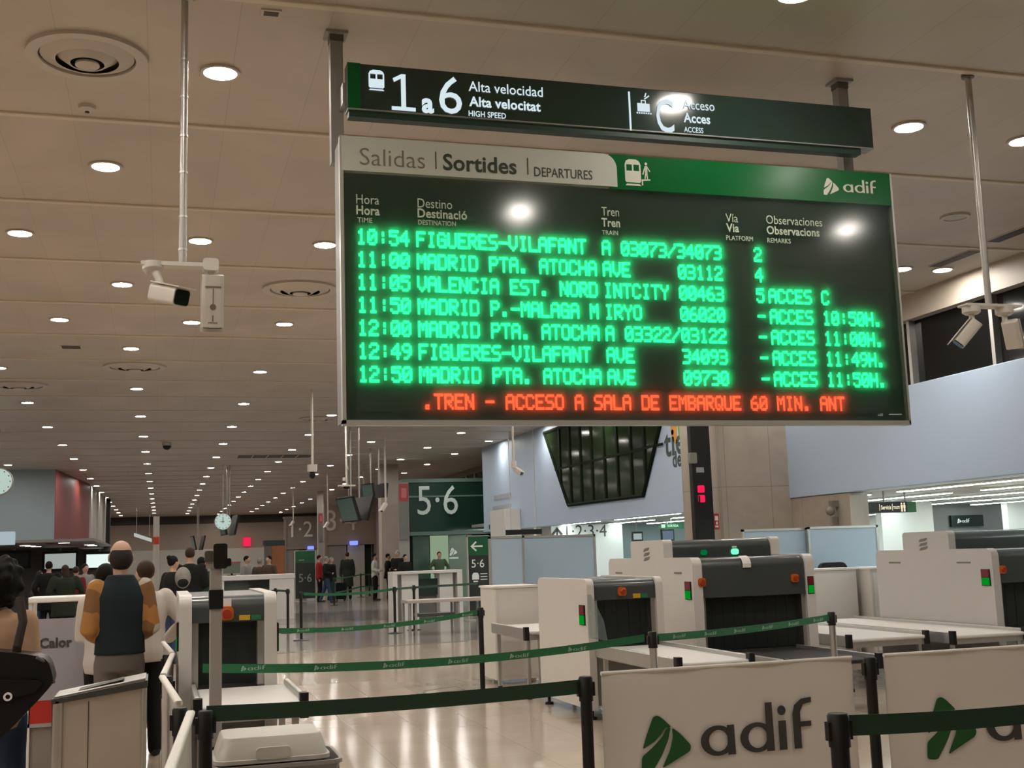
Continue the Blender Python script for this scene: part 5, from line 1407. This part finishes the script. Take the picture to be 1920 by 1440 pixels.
# tray trolley
Yt = 5.95
a, b, z0, z1 = bxp(408, 632, 1398, 1440, Yt)
XT = xat(512, 1390, Yt)
t = empty('tray_trolley', (XT - .265, Yt - .30, 0), 'low roller trolley with black corner buffers under the two trays', 'trolley')
zt_ = .565
W = .62
MB().box(.02, .0, zt_ - .07, W - .02, .62, zt_).build('deck', M_greypaint, t)
for x in (0, W - .05):
    for y in (-.01, .56): MB().box(x + .01, y, .05, x + .05, y + .05, zt_ + .06).build('corner_post', M_black, t)
for x in (.03, W - .03):
    for y in (.03, .58): MB().tube([(x - .012, y, .04), (x + .012, y, .04)], .04, 14).build('castor', M_rubber, t)
def tray(x, y, z, label, M, flip=False, w_=.60, d_=.44, h=.13):
    mb = MB(); rim, base, th = 1.0, .86, .012
    def loop(k, zz): 
        return [(px * k, py * k, zz) for px, py in round_poly([(-w_ / 2, -d_ / 2), (w_ / 2, -d_ / 2), (w_ / 2, d_ / 2), (-w_ / 2, d_ / 2)], .07, 5)]
    L_ = [loop(base - .03, 0.0), loop(base, .008), loop(rim - .04, h - .02), loop(rim, h - .018), loop(rim, h), loop(rim - .055, h), loop(base - .04, th)]
    n = len(L_[0])
    for l in L_: mb.v += l
    for k in range(len(L_) - 1):
        for i in range(n): mb.face((k * n + i, k * n + (i + 1) % n, (k + 1) * n + (i + 1) % n, (k + 1) * n + i))
    mb.face(list(range(n))[::-1]); mb.face([(len(L_) - 1) * n + i for i in range(n)])
    if flip: mb.v = [(-a_, b_, h - c_) for a_, b_, c_ in mb.v]
    o = tag(mb.build('security_tray', M, None, True), label, 'tray', 'stacked security trays'); o.location = (x, y, z)
    gr = MB(); zz = (h - .075 if not flip else .015)
    gr.rbox(-.08, -d_ / 2 - .004, zz, .08, -d_ / 2 + .03, zz + .055, .018, 'y')
    gr.build('handle_lip', M, o, True)
    return o
tray(XT + .01, Yt, .567, 'grey security tray with open top, lower of the two on the trolley', mat('tray_grey', (.30, .28, .26), .4), False, .60, .46, .15)
tray(XT - .015, Yt + .02, .72, 'white security tray turned upside down on the grey tray', mat('tray_white', (.60, .56, .51), .4), True, .54, .42, .115)
# steel bin with slanted top
a, b, z0, z1 = bxp(100, 272, 1270, 1440, 6.6)
t = empty('litter_bin', (a, 6.6, 0), 'steel litter bin with slanted dark top rim at the bottom left', 'litter bin')
W = b - a
zl, zr = aty(104, 1300, 6.6).z, aty(272, 1270, 6.6).z
M_binst = mat('bin_warm_steel', (.52, .45, .38), .38, .55, vary=.10, scale=3)
MB().prism([(0, .03), (W, .03), (W, zr - .05), (0, zl - .05)], (0, .012, 0), EX, EZ, (0, .36, 0)).build('body', M_binst, t)
MB().rbox(-.01, -.01, .0, .045, .05, zl - .04, .018, 'z').build('corner_post', M_steel, t, True)
MB().rbox(W - .02, .0, .0, W + .008, .05, zr - .045, .008, 'z').build('corner_post', M_steel, t, True)
MB().box(W * .37, .006, .05, W * .37 + .004, .013, zl - .05).build('door_seam', M_ink, t)
MB().box(.0, .02, 0, W, .37, .04).build('plinth', M_black, t)
top = MB().prism([(-.012, zl - .055), (W + .01, zr - .052), (W + .01, zr - .015), (-.012, zl - .03)], (0, -.01, 0), EX, EZ, (0, .40, 0)).build('top_rim', mat('bin_dark_rim', (.045, .045, .04), .4), t)
MB().prism([(.0, zl - .03), (W, zr - .014), (W, zr - .006), (.0, zl - .022)], (0, .02, 0), EX, EZ, (0, .34, 0)).build('lid', M_steel, t)
MB().prism([(W * .25, zl - .010), (W * .75, zr - .020), (W * .75, zr - .012), (W * .25, zl - .003)], (0, .10, 0), EX, EZ, (0, .16, 0)).build('slot', M_black, t)
# promotion kiosk
Yk = 10.6
a, b, z0, z1 = bxp(50, 150, 1117, 1430, Yk)
x1 = aty(222, 1150, Yk).x
t = empty('promotion_kiosk', (a, Yk, 0), 'white promotion kiosk with grey poster and red box, behind the woman at left', 'kiosk')
W = x1 - a; zt_ = aty(100, 1119, Yk).z
zp1 = aty(100, 1160, Yk).z; zp0 = aty(100, 1312, Yk).z; zr1 = zp0; zr0 = aty(70, 1357, Yk).z
MB().rbox(0, -.03, zt_ - .045, W, .42, zt_, .012, 'x').build('top_rail', mat('kiosk_white', (.82, .80, .75), .35), t)
MB().box(0, 0, 0, .03, .03, zt_ - .045).build('leg', M_white2, t); MB().box(W - .03, 0, 0, W, .03, zt_ - .045).build('leg', M_white2, t)
MB().box(0, .37, 0, .03, .4, zt_ - .045).build('leg', M_white2, t); MB().box(W - .03, .37, 0, W, .4, zt_ - .045).build('leg', M_white2, t)
po = MB().box(.03, -.004, zp0, W - .03, .012, zp1).build('poster', mat('poster_grey_lilac', (.30, .285, .31), .5, vary=.03), t)
tx = MB()
p = aty(52, 1216, Yk); q = aty(135, 1211, Yk); write(tx, 'la Calor', (p.x - a - .012, -.008, p.z), EX, EZ, .083, q.x - p.x + .014, .045)
tx.box(.03, -.008, p.z - .075, aty(92, 1222, Yk).x - a, -.006, p.z - .068)
tx.build('poster_lettering', M_ink, po)
MB().box(.02, .0, zr0, W - .02, .38, zr1 - .002).build('red_box', mat('kiosk_red', (.40, .015, .008), .45), t)
MB().box(.03, .03, 0, W - .03, .36, zr0 - .03).build('base', mat('kiosk_base', (.24, .21, .185), .5), t)
MB().box(.0, .0, zr0 - .03, W, .38, zr0).build('shelf', M_greypaint, t)

# ================================================================== PEOPLE
def remesh(mb, name, material, parent, voxel, smooth=6):
    """closed overlapping volumes grown together into one continuous skin"""
    o = mb.build(name, material, None)
    r = o.modifiers.new('r', 'REMESH'); r.mode = 'VOXEL'; r.voxel_size = voxel
    if smooth:
        q = o.modifiers.new('s', 'SMOOTH'); q.factor = .5; q.iterations = smooth
    dg = bpy.context.evaluated_depsgraph_get(); dg.update()
    me = bpy.data.meshes.new_from_object(o.evaluated_get(dg))
    old = o.data; o.modifiers.clear(); o.data = me; bpy.data.meshes.remove(old)
    me.shade_smooth(); o.name = name
    o.parent = parent
    return o
SKIN = mat('skin_light', (.46, .27, .19), .5, vary=.06)
SKIN2 = mat('skin_tan', (.34, .19, .125), .5, vary=.06)
def cloth(name, c, **k): return mat('cloth_' + name, c, .85, spec=.2, **k)
HAIR_D = mat('hair_dark', (.007, .006, .005), .65, vary=.25, scale=40, spec=.12)
HAIR_B = mat('hair_brown', (.035, .018, .010), .6, vary=.25, scale=40, spec=.2)
HAIR_G = mat('hair_grey', (.20, .185, .17), .6, vary=.2, scale=40)
SHOE = mat('shoe_dark', (.015, .014, .013), .5)
def person(x, y, label, h=1.75, face=0.0, top=None, trousers=None, hair=HAIR_D, skin=SKIN, arms='down', legs='stand', build=1.0, hairdo='short', vox=.022, vest=None, coat_len=0.0, group=None, fingers=False, lean=0.0, shoulders=1.0):
    """standing figure facing -y before turning by face; joints in metres for 1.75 m, then scaled"""
    t = empty('person', (x, y, 0), label, 'person', group, face)
    k = h / 1.75; B = build
    V3 = lambda a, b, c: Vector((a * k, (b - lean * max(0, c - .9)) * k, c * k))
    J = {}
    sw = .175 * B * shoulders
    for s_, nm in ((-1, 'l'), (1, 'r')):
        J['sh' + nm] = V3(s_ * sw, .012, 1.425)
        a = arms if isinstance(arms, str) else arms[0 if s_ < 0 else 1]
        E_, W_, Hd = {'down': ((.235, .03, 1.13), (.245, -.02, .885), (.245, -.05, .80)),
                      'bent': ((.235, .05, 1.14), (.15, -.20, 1.08), (.10, -.27, 1.10)),
                      'phone': ((.225, .00, 1.15), (.10, -.25, 1.23), (.06, -.31, 1.29)),
                      'hips': ((.34, .07, 1.17), (.21, -.05, 1.00), (.17, -.10, .96)),
                      'pocket': ((.275, .08, 1.15), (.22, -.06, .95), (.19, -.09, .88)),
                      'wide': ((.33, .05, 1.18), (.27, -.18, 1.02), (.22, -.25, 1.0)),
                      'reach': ((.26, -.06, 1.20), (.22, -.30, 1.12), (.20, -.38, 1.10))}[a]
        ex = (sw - .175)
        J['el' + nm] = V3(s_ * (E_[0] * B ** .5 + ex), E_[1], E_[2]); J['wr' + nm] = V3(s_ * (W_[0] + ex * .6), W_[1], W_[2]); J['ha' + nm] = V3(s_ * (Hd[0] + ex * .5), Hd[1], Hd[2])
        st = {'stand': (.0, .0), 'walk': (-.20, .22), 'apart': (.0, .0)}[legs][0 if s_ < 0 else 1]
        wd = .13 if legs == 'apart' else .095
        J['hi' + nm] = Vector((s_ * .088 * k * B ** .5, .0, .91 * k)); J['kn' + nm] = Vector((s_ * wd * k, (st * .45 - .015) * k, .50 * k))
        J['an' + nm] = Vector((s_ * (wd + .005) * k, (st + .02) * k, (.085 + (.05 if st > .1 else 0)) * k)); J['to' + nm] = J['an' + nm] + Vector((s_ * .03 * k, -.15 * k, -.05 * k - (.03 * k if st > .1 else 0)))
    def torso(mb, g, z0=.86, z1=1.46):
        P = [(.84, .150, .105), (.93, .168, .118), (1.03, .155, .108), (1.14, .150, .105), (1.26, .168, .118), (1.36, .178, .112), (1.43, .150, .092), (1.475, .085, .070)]
        pts, rd = [], []
        for z, a, b in P:
            if z0 - .02 <= z <= z1 + .02: pts.append(V3(0, .012, z)); rd.append(((a * B * (shoulders if z > 1.3 else 1) + g) * k, (b * B + g) * k))
        mb.tube(pts, rd, 18, flat=(1, 0, 0))
    def limb(mb, pts, rd, g):
        mb.tube(pts, [(r + g) * k for r in rd], 12)
        for p, r in ((pts[0], rd[0]), (pts[-1], rd[-1])): mb.ball(p, (r + g) * k * .98, 10, 6)
    def lerp(a, b, f): return a + (b - a) * f
    # body: one continuous skin
    b = MB(); torso(b, -.006)
    b.tube([V3(0, .015, 1.44), V3(0, .008, 1.52), V3(0, -.004, 1.58)], [.062 * k, .054 * k, .056 * k], 12)
    hc = V3(0, -.012, 1.645)
    b.ball(hc + Vector((0, .012 * k, .012 * k)), (.076 * k, .094 * k, .100 * k), 18, 12)
    b.ball(hc + Vector((0, -.030 * k, -.055 * k)), (.054 * k, .056 * k, .052 * k), 14, 10)      # jaw
    b.ball(hc + Vector((0, -.094 * k, -.018 * k)), (.013 * k, .022 * k, .026 * k), 10, 8)       # nose
    b.ball(hc + Vector((0, -.078 * k, -.056 * k)), (.026 * k, .014 * k, .010 * k), 10, 6)       # mouth
    b.ball(hc + Vector((0, -.078 * k, .024 * k)), (.050 * k, .014 * k, .012 * k), 10, 6)        # brow
    for s_ in (-1, 1): b.ball(hc + Vector((s_ * .079 * k, .012 * k, -.012 * k)), (.012 * k, .022 * k, .032 * k), 10, 8)
    for nm in 'lr':
        limb(b, [J['sh' + nm], lerp(J['sh' + nm], J['el' + nm], .5), J['el' + nm], lerp(J['el' + nm], J['wr' + nm], .35), J['wr' + nm]], [.055 * B, .046 * B, .038, .039, .027], -.002)
        limb(b, [J['hi' + nm], lerp(J['hi' + nm], J['kn' + nm], .5), J['kn' + nm], lerp(J['kn' + nm], J['an' + nm], .35), J['an' + nm]], [.085 * B, .070 * B, .052, .053, .036], -.004)
        b.tube([J['an' + nm] + Vector((0, .04 * k, -.045 * k)), J['an' + nm] + Vector((0, -.06 * k, -.045 * k)), J['to' + nm]], [.038 * k, .042 * k, .034 * k], 10)
        # hand: palm, four fingers of their own length, thumb from the side of the palm
        w_, hd = J['wr' + nm], J['ha' + nm]; d = (hd - w_).normalized()
        sd = Vector((0, -1, 0)) if abs(d.z) > .7 else Vector((0, 0, 1)); sd = (sd - d * sd.dot(d)).normalized(); nm_ = d.cross(sd)
        if nm_.x * (1 if nm == 'r' else -1) > 0: nm_ = -nm_
        b.tube([w_, w_ + d * .045 * k, w_ + d * .095 * k], [(.028 * k, .018 * k), (.040 * k, .016 * k), (.040 * k, .014 * k)], 12, flat=tuple(sd))
        for i, (o_, l_) in enumerate(((.030, .070), (.010, .080), (-.010, .075), (-.029, .058))):
            p0 = w_ + d * .088 * k + sd * o_ * k
            p1 = p0 + (d * .92 + nm_ * .25) * l_ * .5 * k; p2 = p1 + (d * .65 + nm_ * .75) * l_ * .5 * k
            b.tube([p0, p1, p2], [.0095 * k, .0088 * k, .0075 * k], 8); b.ball(p2, .0076 * k, 8, 6)
        p0 = w_ + d * .030 * k + sd * .030 * k; p1 = p0 + (d * .6 + sd * .7) * .04 * k; p2 = p1 + (d * .9 + sd * .15 + nm_ * .3) * .034 * k
        b.tube([p0, p1, p2], [.014 * k, .011 * k, .009 * k], 8); b.ball(p2, .009 * k, 8, 6)
    remesh(b, 'body', skin, t, (.009 if fingers else vox), 3 if fingers else 4)
    # clothes
    tm = MB(); g = .014
    tm.tube([V3(0, .01, 1.03), V3(0, .01, .93), V3(0, .012, .84)], [((.158 * B + g) * k, (.110 * B + g) * k), ((.172 * B + g) * k, (.122 * B + g) * k), ((.155 * B + g) * k, (.112 * B + g) * k)], 18, flat=(1, 0, 0))
    for nm in 'lr':
        limb(tm, [J['hi' + nm], lerp(J['hi' + nm], J['kn' + nm], .5), J['kn' + nm], lerp(J['kn' + nm], J['an' + nm], .5), J['an' + nm] + Vector((0, 0, -.02 * k))], [.092 * B, .076 * B, .062, .058, .055], g * .7)
    remesh(tm, 'trousers', trousers, t, vox * .9, 4)
    jm = MB(); torso(jm, .022, 1.02 if vest else .86, 1.46)
    if coat_len:
        jm.tube([V3(0, .012, 1.05), V3(0, .012, .9), V3(0, .014, .9 - coat_len)], [((.155 * B + .03) * k, (.110 * B + .03) * k), ((.18 * B + .03) * k, (.13 * B + .03) * k), ((.20 * B + .03) * k, (.15 * B + .03) * k)], 18, flat=(1, 0, 0))
    jm.tube([V3(0, .016, 1.43), V3(0, .012, 1.50)], [.085 * k, .070 * k], 14)
    for nm in 'lr':
        limb(jm, [J['sh' + nm], lerp(J['sh' + nm], J['el' + nm], .5), J['el' + nm], lerp(J['el' + nm], J['wr' + nm], .5), lerp(J['el' + nm], J['wr' + nm], .93)], [.066 * B, .060 * B, .054, .050, .043], .012)
    remesh(jm, 'jacket', top, t, vox * .9, 4)
    if vest:
        vm = MB(); P = [(.965, .172, .125), (1.03, .168, .122), (1.14, .164, .120), (1.26, .178, .130), (1.36, .182, .126), (1.43, .150, .108), (1.485, .095, .085), (1.515, .082, .078)]
        vm.tube([V3(0, .014, z) for z, a, b_ in P], [((a * B + .018) * k, (b_ * B + .018) * k) for z, a, b_ in P], 22, flat=(1, 0, 0))
        remesh(vm, 'vest', vest, t, vox * .8, 3)
    for nm in 'lr':
        sm = MB(); A = J['an' + nm]; bt = -A.z if A.z < .1 * k else -.09 * k
        sm.tube([A + Vector((0, .055 * k, bt + .035 * k)), A + Vector((0, -.04 * k, bt + .04 * k)), A + Vector(((J['to' + nm] - A).x, -.16 * k, bt + .03 * k))], [(.038 * k, .036 * k), (.046 * k, .04 * k), (.040 * k, .028 * k)], 12, flat=(1, 0, 0))
        sm.ball(A + Vector(((J['to' + nm] - A).x, -.17 * k, bt + .028 * k)), (.04 * k, .04 * k, .026 * k), 10, 6)
        remesh(sm, 'shoe', SHOE, t, max(.010, vox * .6), 2)
    # hair
    if hair:
        hm = MB()
        if hairdo == 'bald':
            hm.ball(hc + Vector((0, .030 * k, -.012 * k)), (.083 * k, .088 * k, .094 * k), 18, 12)
        else:
            hm.ball(hc + Vector((0, .026 * k, .026 * k)), (.083 * k, .094 * k, .098 * k), 18, 12)
        if hairdo == 'long': hm.tube([hc + Vector((0, .045 * k, .03 * k)), hc + Vector((0, .075 * k, -.10 * k)), hc + Vector((0, .085 * k, -.22 * k))], [(.08 * k, .06 * k), (.088 * k, .045 * k), (.07 * k, .025 * k)], 14, flat=(1, 0, 0))
        if hairdo == 'bun': hm.ball(hc + Vector((0, .10 * k, .085 * k)), .045 * k, 12, 8)
        if hairdo == 'curly':
            hm.ball(hc + Vector((0, .045 * k, .0)), (.135 * k, .125 * k, .145 * k), 18, 12)
            rr = random.Random(3)
            for _ in range(46):
                a = rr.uniform(0, 6.283); c_ = rr.uniform(-.9, .95); q = math.sqrt(1 - c_ * c_)
                if q * math.sin(a) < -.35: continue
                hm.ball(hc + Vector((.13 * k * q * math.cos(a), .045 * k + .12 * k * q * math.sin(a), .14 * k * c_)), .030 * k, 8, 6)
        remesh(hm, 'hair', hair, t, max(.011, vox * .55), 2)
    return t
# patterned sleeve cloth: mustard with cream patches
def patch_cloth():
    M = cloth('mustard_patchwork', (.36, .17, .05)); nt = M.node_tree; bs = nt.nodes['Principled BSDF']
    v = nt.nodes.new('ShaderNodeTexVoronoi'); v.inputs['Scale'].default_value = 7.5
    tc = [n for n in nt.nodes if n.type == 'TEX_COORD'][0]; nt.links.new(tc.outputs['Object'], v.inputs['Vector'])
    cr = nt.nodes.new('ShaderNodeValToRGB'); cr.color_ramp.interpolation = 'CONSTANT'
    cr.color_ramp.elements[0].color = (.36, .17, .05, 1); cr.color_ramp.elements[1].position = .62; cr.color_ramp.elements[1].color = (.42, .37, .31, 1)
    e = cr.color_ramp.elements.new(.40); e.color = (.20, .10, .04, 1)
    sp = nt.nodes.new('ShaderNodeSeparateColor'); nt.links.new(v.outputs['Color'], sp.inputs[0]); nt.links.new(sp.outputs[0], cr.inputs[0])
    nt.links.new(cr.outputs[0], bs.inputs['Base Color']); return M
C_navy = cloth('navy_black', (.012, .020, .024)); C_black = cloth('black', (.009, .009, .009)); C_grey = cloth('grey', (.13, .115, .10)); C_cream = cloth('cream', (.52, .47, .42))
C_tan = cloth('tan', (.40, .245, .155)); C_jean = cloth('blue_denim', (.030, .050, .095)); C_dgreen = cloth('dark_green', (.020, .026, .017)); C_maroon = cloth('maroon', (.15, .018, .022))
C_brown = cloth('brown', (.075, .05, .035)); C_white = cloth('white_shirt', (.50, .49, .45)); C_teal = cloth('teal_uniform', (.02, .05, .04)); C_red = cloth('red', (.28, .02, .02)); C_lgrey = cloth('light_grey', (.24, .225, .21))
PI = math.pi
person(xat(226, 1100, 9.3), 9.3, 'bald man from behind in a dark padded vest over mustard patchwork sleeves', 1.83, PI + .12, patch_cloth(), C_grey, mat('hair_greying', (.024, .018, .015), .7, spec=.2), SKIN, 'bent', 'stand', .90, 'bald', .016, C_navy, fingers=True, shoulders=1.02)
person(xat(199, 1100, 10.2), 10.2, 'dark-haired person in a cream fleece, half hidden left of the bald man', 1.66, PI - .35, C_cream, C_black, HAIR_D, SKIN, 'phone', 'stand', .95, 'short', .016, fingers=True)
person(xat(272, 1100, 11.1), 11.1, 'brown-haired person in a cream coat, shoulder showing right of the bald man', 1.68, PI + .3, C_cream, C_black, HAIR_B, SKIN, ('wide', 'bent'), 'stand', 1.05, 'short', .016, fingers=True)
wm = person(xat(-4, 1200, 7.0), 7.0, 'curly dark-haired woman in a tan top and jeans cut by the left edge', 1.68, PI - .25, C_tan, C_jean, HAIR_D, SKIN2, 'bent', 'stand', .90, 'curly', .014, fingers=True)
# the strap and the bag she carries
xb = xat(30, 1270, 6.62)
t = empty('shoulder_bag', (xb, 6.60, 0), 'black bag with round pale badge hanging on the back of the curly-haired woman', 'bag')
zb0, zb1 = zat(40, 1345, 6.6), zat(60, 1228, 6.6)
bm = MB(); bm.prism(round_poly([(-.32, zb0 - .22), (-.06, zb0 - .10), (.13, zb0 + .10), (.185, zb1 - .14), (.15, zb1 - .02), (.05, zb1 + .005), (-.32, zb1 + .06)], .07, 6), (0, 0, 0), EX, EZ, (0, .22, 0))
bm.build('bag_body', mat('bag_black_cloth', (.005, .005, .006), .42, vary=.2, scale=12, spec=.25), t, True)
MB().prism(round_poly([(-.30, zb0 + .06), (.10, zb0 + .12), (.14, zb1 - .13), (-.30, zb1 - .10)], .04, 5), (0, -.03, 0), EX, EZ, (0, .03, 0)).build('front_pocket', MATS['bag_black_cloth'], t, True)
a = aty(14, 1307, 6.55)
MB().ring(.021, .012, (a.x - xb, -.042, a.z), EX, EZ, (0, .012, 0), 20).build('round_badge', M_paper, t)
sp_ = [(aty(40, 1118, 6.80).x - xb, .12, aty(40, 1118, 6.80).z), (aty(44, 1165, 6.72).x - xb, .10, aty(44, 1165, 6.72).z), (aty(32, 1212, 6.68).x - xb, .09, aty(32, 1212, 6.68).z), (aty(28, 1240, 6.68).x - xb, .10, aty(28, 1240, 6.66).z)]
MB().tube(sp_, [(.022, .006)] * 4, 8, flat=(1, 0, 0)).build('strap', mat('strap_brown_black', (.025, .016, .012), .5), t)
a = aty(80, 1250, 6.58); MB().tube([(.10, -.01, zb1 - .012), (.155, .02, zb1 - .05), (.18, .03, zb1 - .15)], .010, 8).build('piping', mat('bag_piping_grey', (.10, .10, .10), .4), t)

FAR = [ # px, depth, height, label, facing, top, trousers, hair, arms, legs, hairdo, coat, build
 (92, 30, 1.80, 'dark-coated person in front of the wide white office screen', PI, C_black, C_black, HAIR_D, 'pocket', 'stand', 'short', .25, 1.1),
 (122, 28, 1.70, 'person in a broad dark green coat left of the maroon jacket', PI + .4, C_dgreen, C_black, HAIR_B, 'pocket', 'stand', 'long', .3, 1.35),
 (143, 30.5, 1.66, 'person in a maroon jacket behind the kiosk', PI - .3, C_maroon, C_black, HAIR_B, 'down', 'stand', 'short', 0, 1.0),
 (160, 31.5, 1.72, 'person in a grey jacket just left of the cream fleece', .5, C_lgrey, C_black, HAIR_D, 'bent', 'stand', 'short', 0, 1.0),
 (75, 32, 1.58, 'short person in brown at the left of the crowd behind the kiosk', 1.0, C_brown, C_jean, HAIR_B, 'bent', 'stand', 'long', 0, 1.0),
 (325, 21, 1.78, 'woman with a dark bun and black jacket left of the grey pole', 2.2, C_black, C_jean, HAIR_D, 'bent', 'stand', 'bun', 0, 1.0),
 (356, 22.5, 1.93, 'tall man in black seen from behind, left of the grey pole', PI, C_black, C_black, HAIR_B, 'bent', 'stand', 'short', .1, 1.1),
 (378, 24, 1.76, 'person in dark teal right next to the grey pole', PI - .4, C_teal, C_black, HAIR_D, 'down', 'stand', 'short', .2, 1.0),
 (463, 37.5, 1.82, 'clerk in grey looking down behind the white counter', 1.1, C_lgrey, C_black, HAIR_D, 'bent', 'stand', 'short', 0, 1.0),
 (487, 38, 1.74, 'second clerk behind the counter, grey hair', 2.5, C_brown, C_black, HAIR_G, 'down', 'stand', 'short', 0, 1.0),
 (504, 37, 1.80, 'third clerk in brown beside the orange panel', -.8, C_brown, C_black, HAIR_D, 'bent', 'stand', 'short', 0, 1.05),
 (599, 46.5, 1.80, 'traveller with a red top at the far queue', 1.2, C_red, C_black, HAIR_D, 'down', 'stand', 'short', 0, .95),
 (612, 45.5, 1.74, 'traveller in black jacket leaning forward in the far queue', 1.4, C_black, C_jean, HAIR_G, 'bent', 'walk', 'short', 0, 1.05),
 (622, 46.5, 1.70, 'dark-clothed traveller at the right of the far queue', .8, C_black, C_teal, HAIR_G, 'down', 'walk', 'short', .1, 1.0),
 (651, 48.2, 1.90, 'traveller in a long dark green coat in front of the gate 3·4', PI, C_dgreen, C_black, HAIR_B, 'down', 'stand', 'short', .42, 1.0),
 (703, 45.9, 1.80, 'woman in a white top and black trousers beyond the belts', 1.2, C_white, C_black, HAIR_D, 'bent', 'stand', 'short', 0, .95),
 (728, 46.2, 1.78, 'man in a dark suit facing the gate 5·6', 1.4, C_black, C_black, HAIR_D, 'bent', 'stand', 'short', .1, 1.0),
 (745, 42.8, 1.88, 'tall grey-haired man in a dark suit beside gate 5·6', -.9, C_black, C_black, HAIR_G, 'bent', 'stand', 'short', .12, 1.12),
 (760, 41.9, 1.72, 'person in dark clothes at the left post of gate 5·6', .3, C_black, C_black, HAIR_D, 'down', 'stand', 'short', .1, 1.05),
 (824, 42.9, 1.78, 'person in dark green before the lit doorway of gate 5·6', 0, cloth('olive', (.06, .085, .05)), C_black, HAIR_B, 'hips', 'stand', 'short', 0, 1.05)]
for (px, Y, h, lab, fc, tp, tr, hr, ar, lg_, hd, cl_, bd_) in FAR:
    person(xat(px, 1060, Y), Y, lab, h, fc, tp, tr, hr, SKIN, ar, lg_, bd_, hd, .03, None, cl_, 'travellers and staff in the hall')
t = empty('backpack', (xat(343, 1075, 20.6), 20.62, 0), 'pale round backpack held beside the woman with the dark bun', 'backpack')
MB().ball((0, 0, 1.42), (.13, .10, .18), 14, 10).build('bag_body', mat('backpack_pale', (.20, .19, .17), .6, vary=.3, scale=10), t, True)
MB().ball((0, -.06, 1.34), (.09, .06, .08), 12, 8).build('pocket', C_black, t, True)
t = empty('suitcase', (xat(639, 1110, 47.4), 47.4, 0), 'dark suitcase beside the long green coat', 'suitcase')
MB().rbox(-.2, -.12, .06, .2, .12, .70, .05, 'y').build('shell', C_black, t); MB().tube([(-.1, .1, .7), (-.1, .1, 1.0), (.1, .1, 1.0), (.1, .1, .7)], .012, 8).build('handle', M_greypaint, t)
for x in (-.15, .15): MB().tube([(x - .02, 0, .04), (x + .02, 0, .04)], .04, 10).build('wheel', M_rubber, t)
a, b, z0, z1 = bxp(950, 1016, 994, 1001, 32)
t = empty('hanging_sign', (a, 32, 0), 'black hanging sign bar above the narrow grey partition', 'sign')
MB().box(0, 0, z0 - .02, b - a, .12, z1 + .02).build('panel', M_black, t)
for x in (.15, b - a - .15): MB().tube([(x, .06, z1), (x, .06, H)], .012, 8).build('hanger', M_camwhite, t)
# slim grey pole behind the queue
Y = 13.2; a = aty(291, 968, Y)
t = empty('information_pole', (aty(292, 1100, Y).x, Y, 0), 'slim grey pole rising from the floor just right of the bald man', 'pole')
MB().tube([(0, 0, .02), (0, 0, a.z)], .032, 14).build('pole', M_greypaint, t, True)
MB().tube([(0, 0, 0), (0, 0, .02)], .14, 20).build('base', M_greypaint, t)
MB().tube([(0, 0, a.z - .30), (0, 0, a.z - .22)], .034, 14).build('red_ring', M_redbtn, t, True)
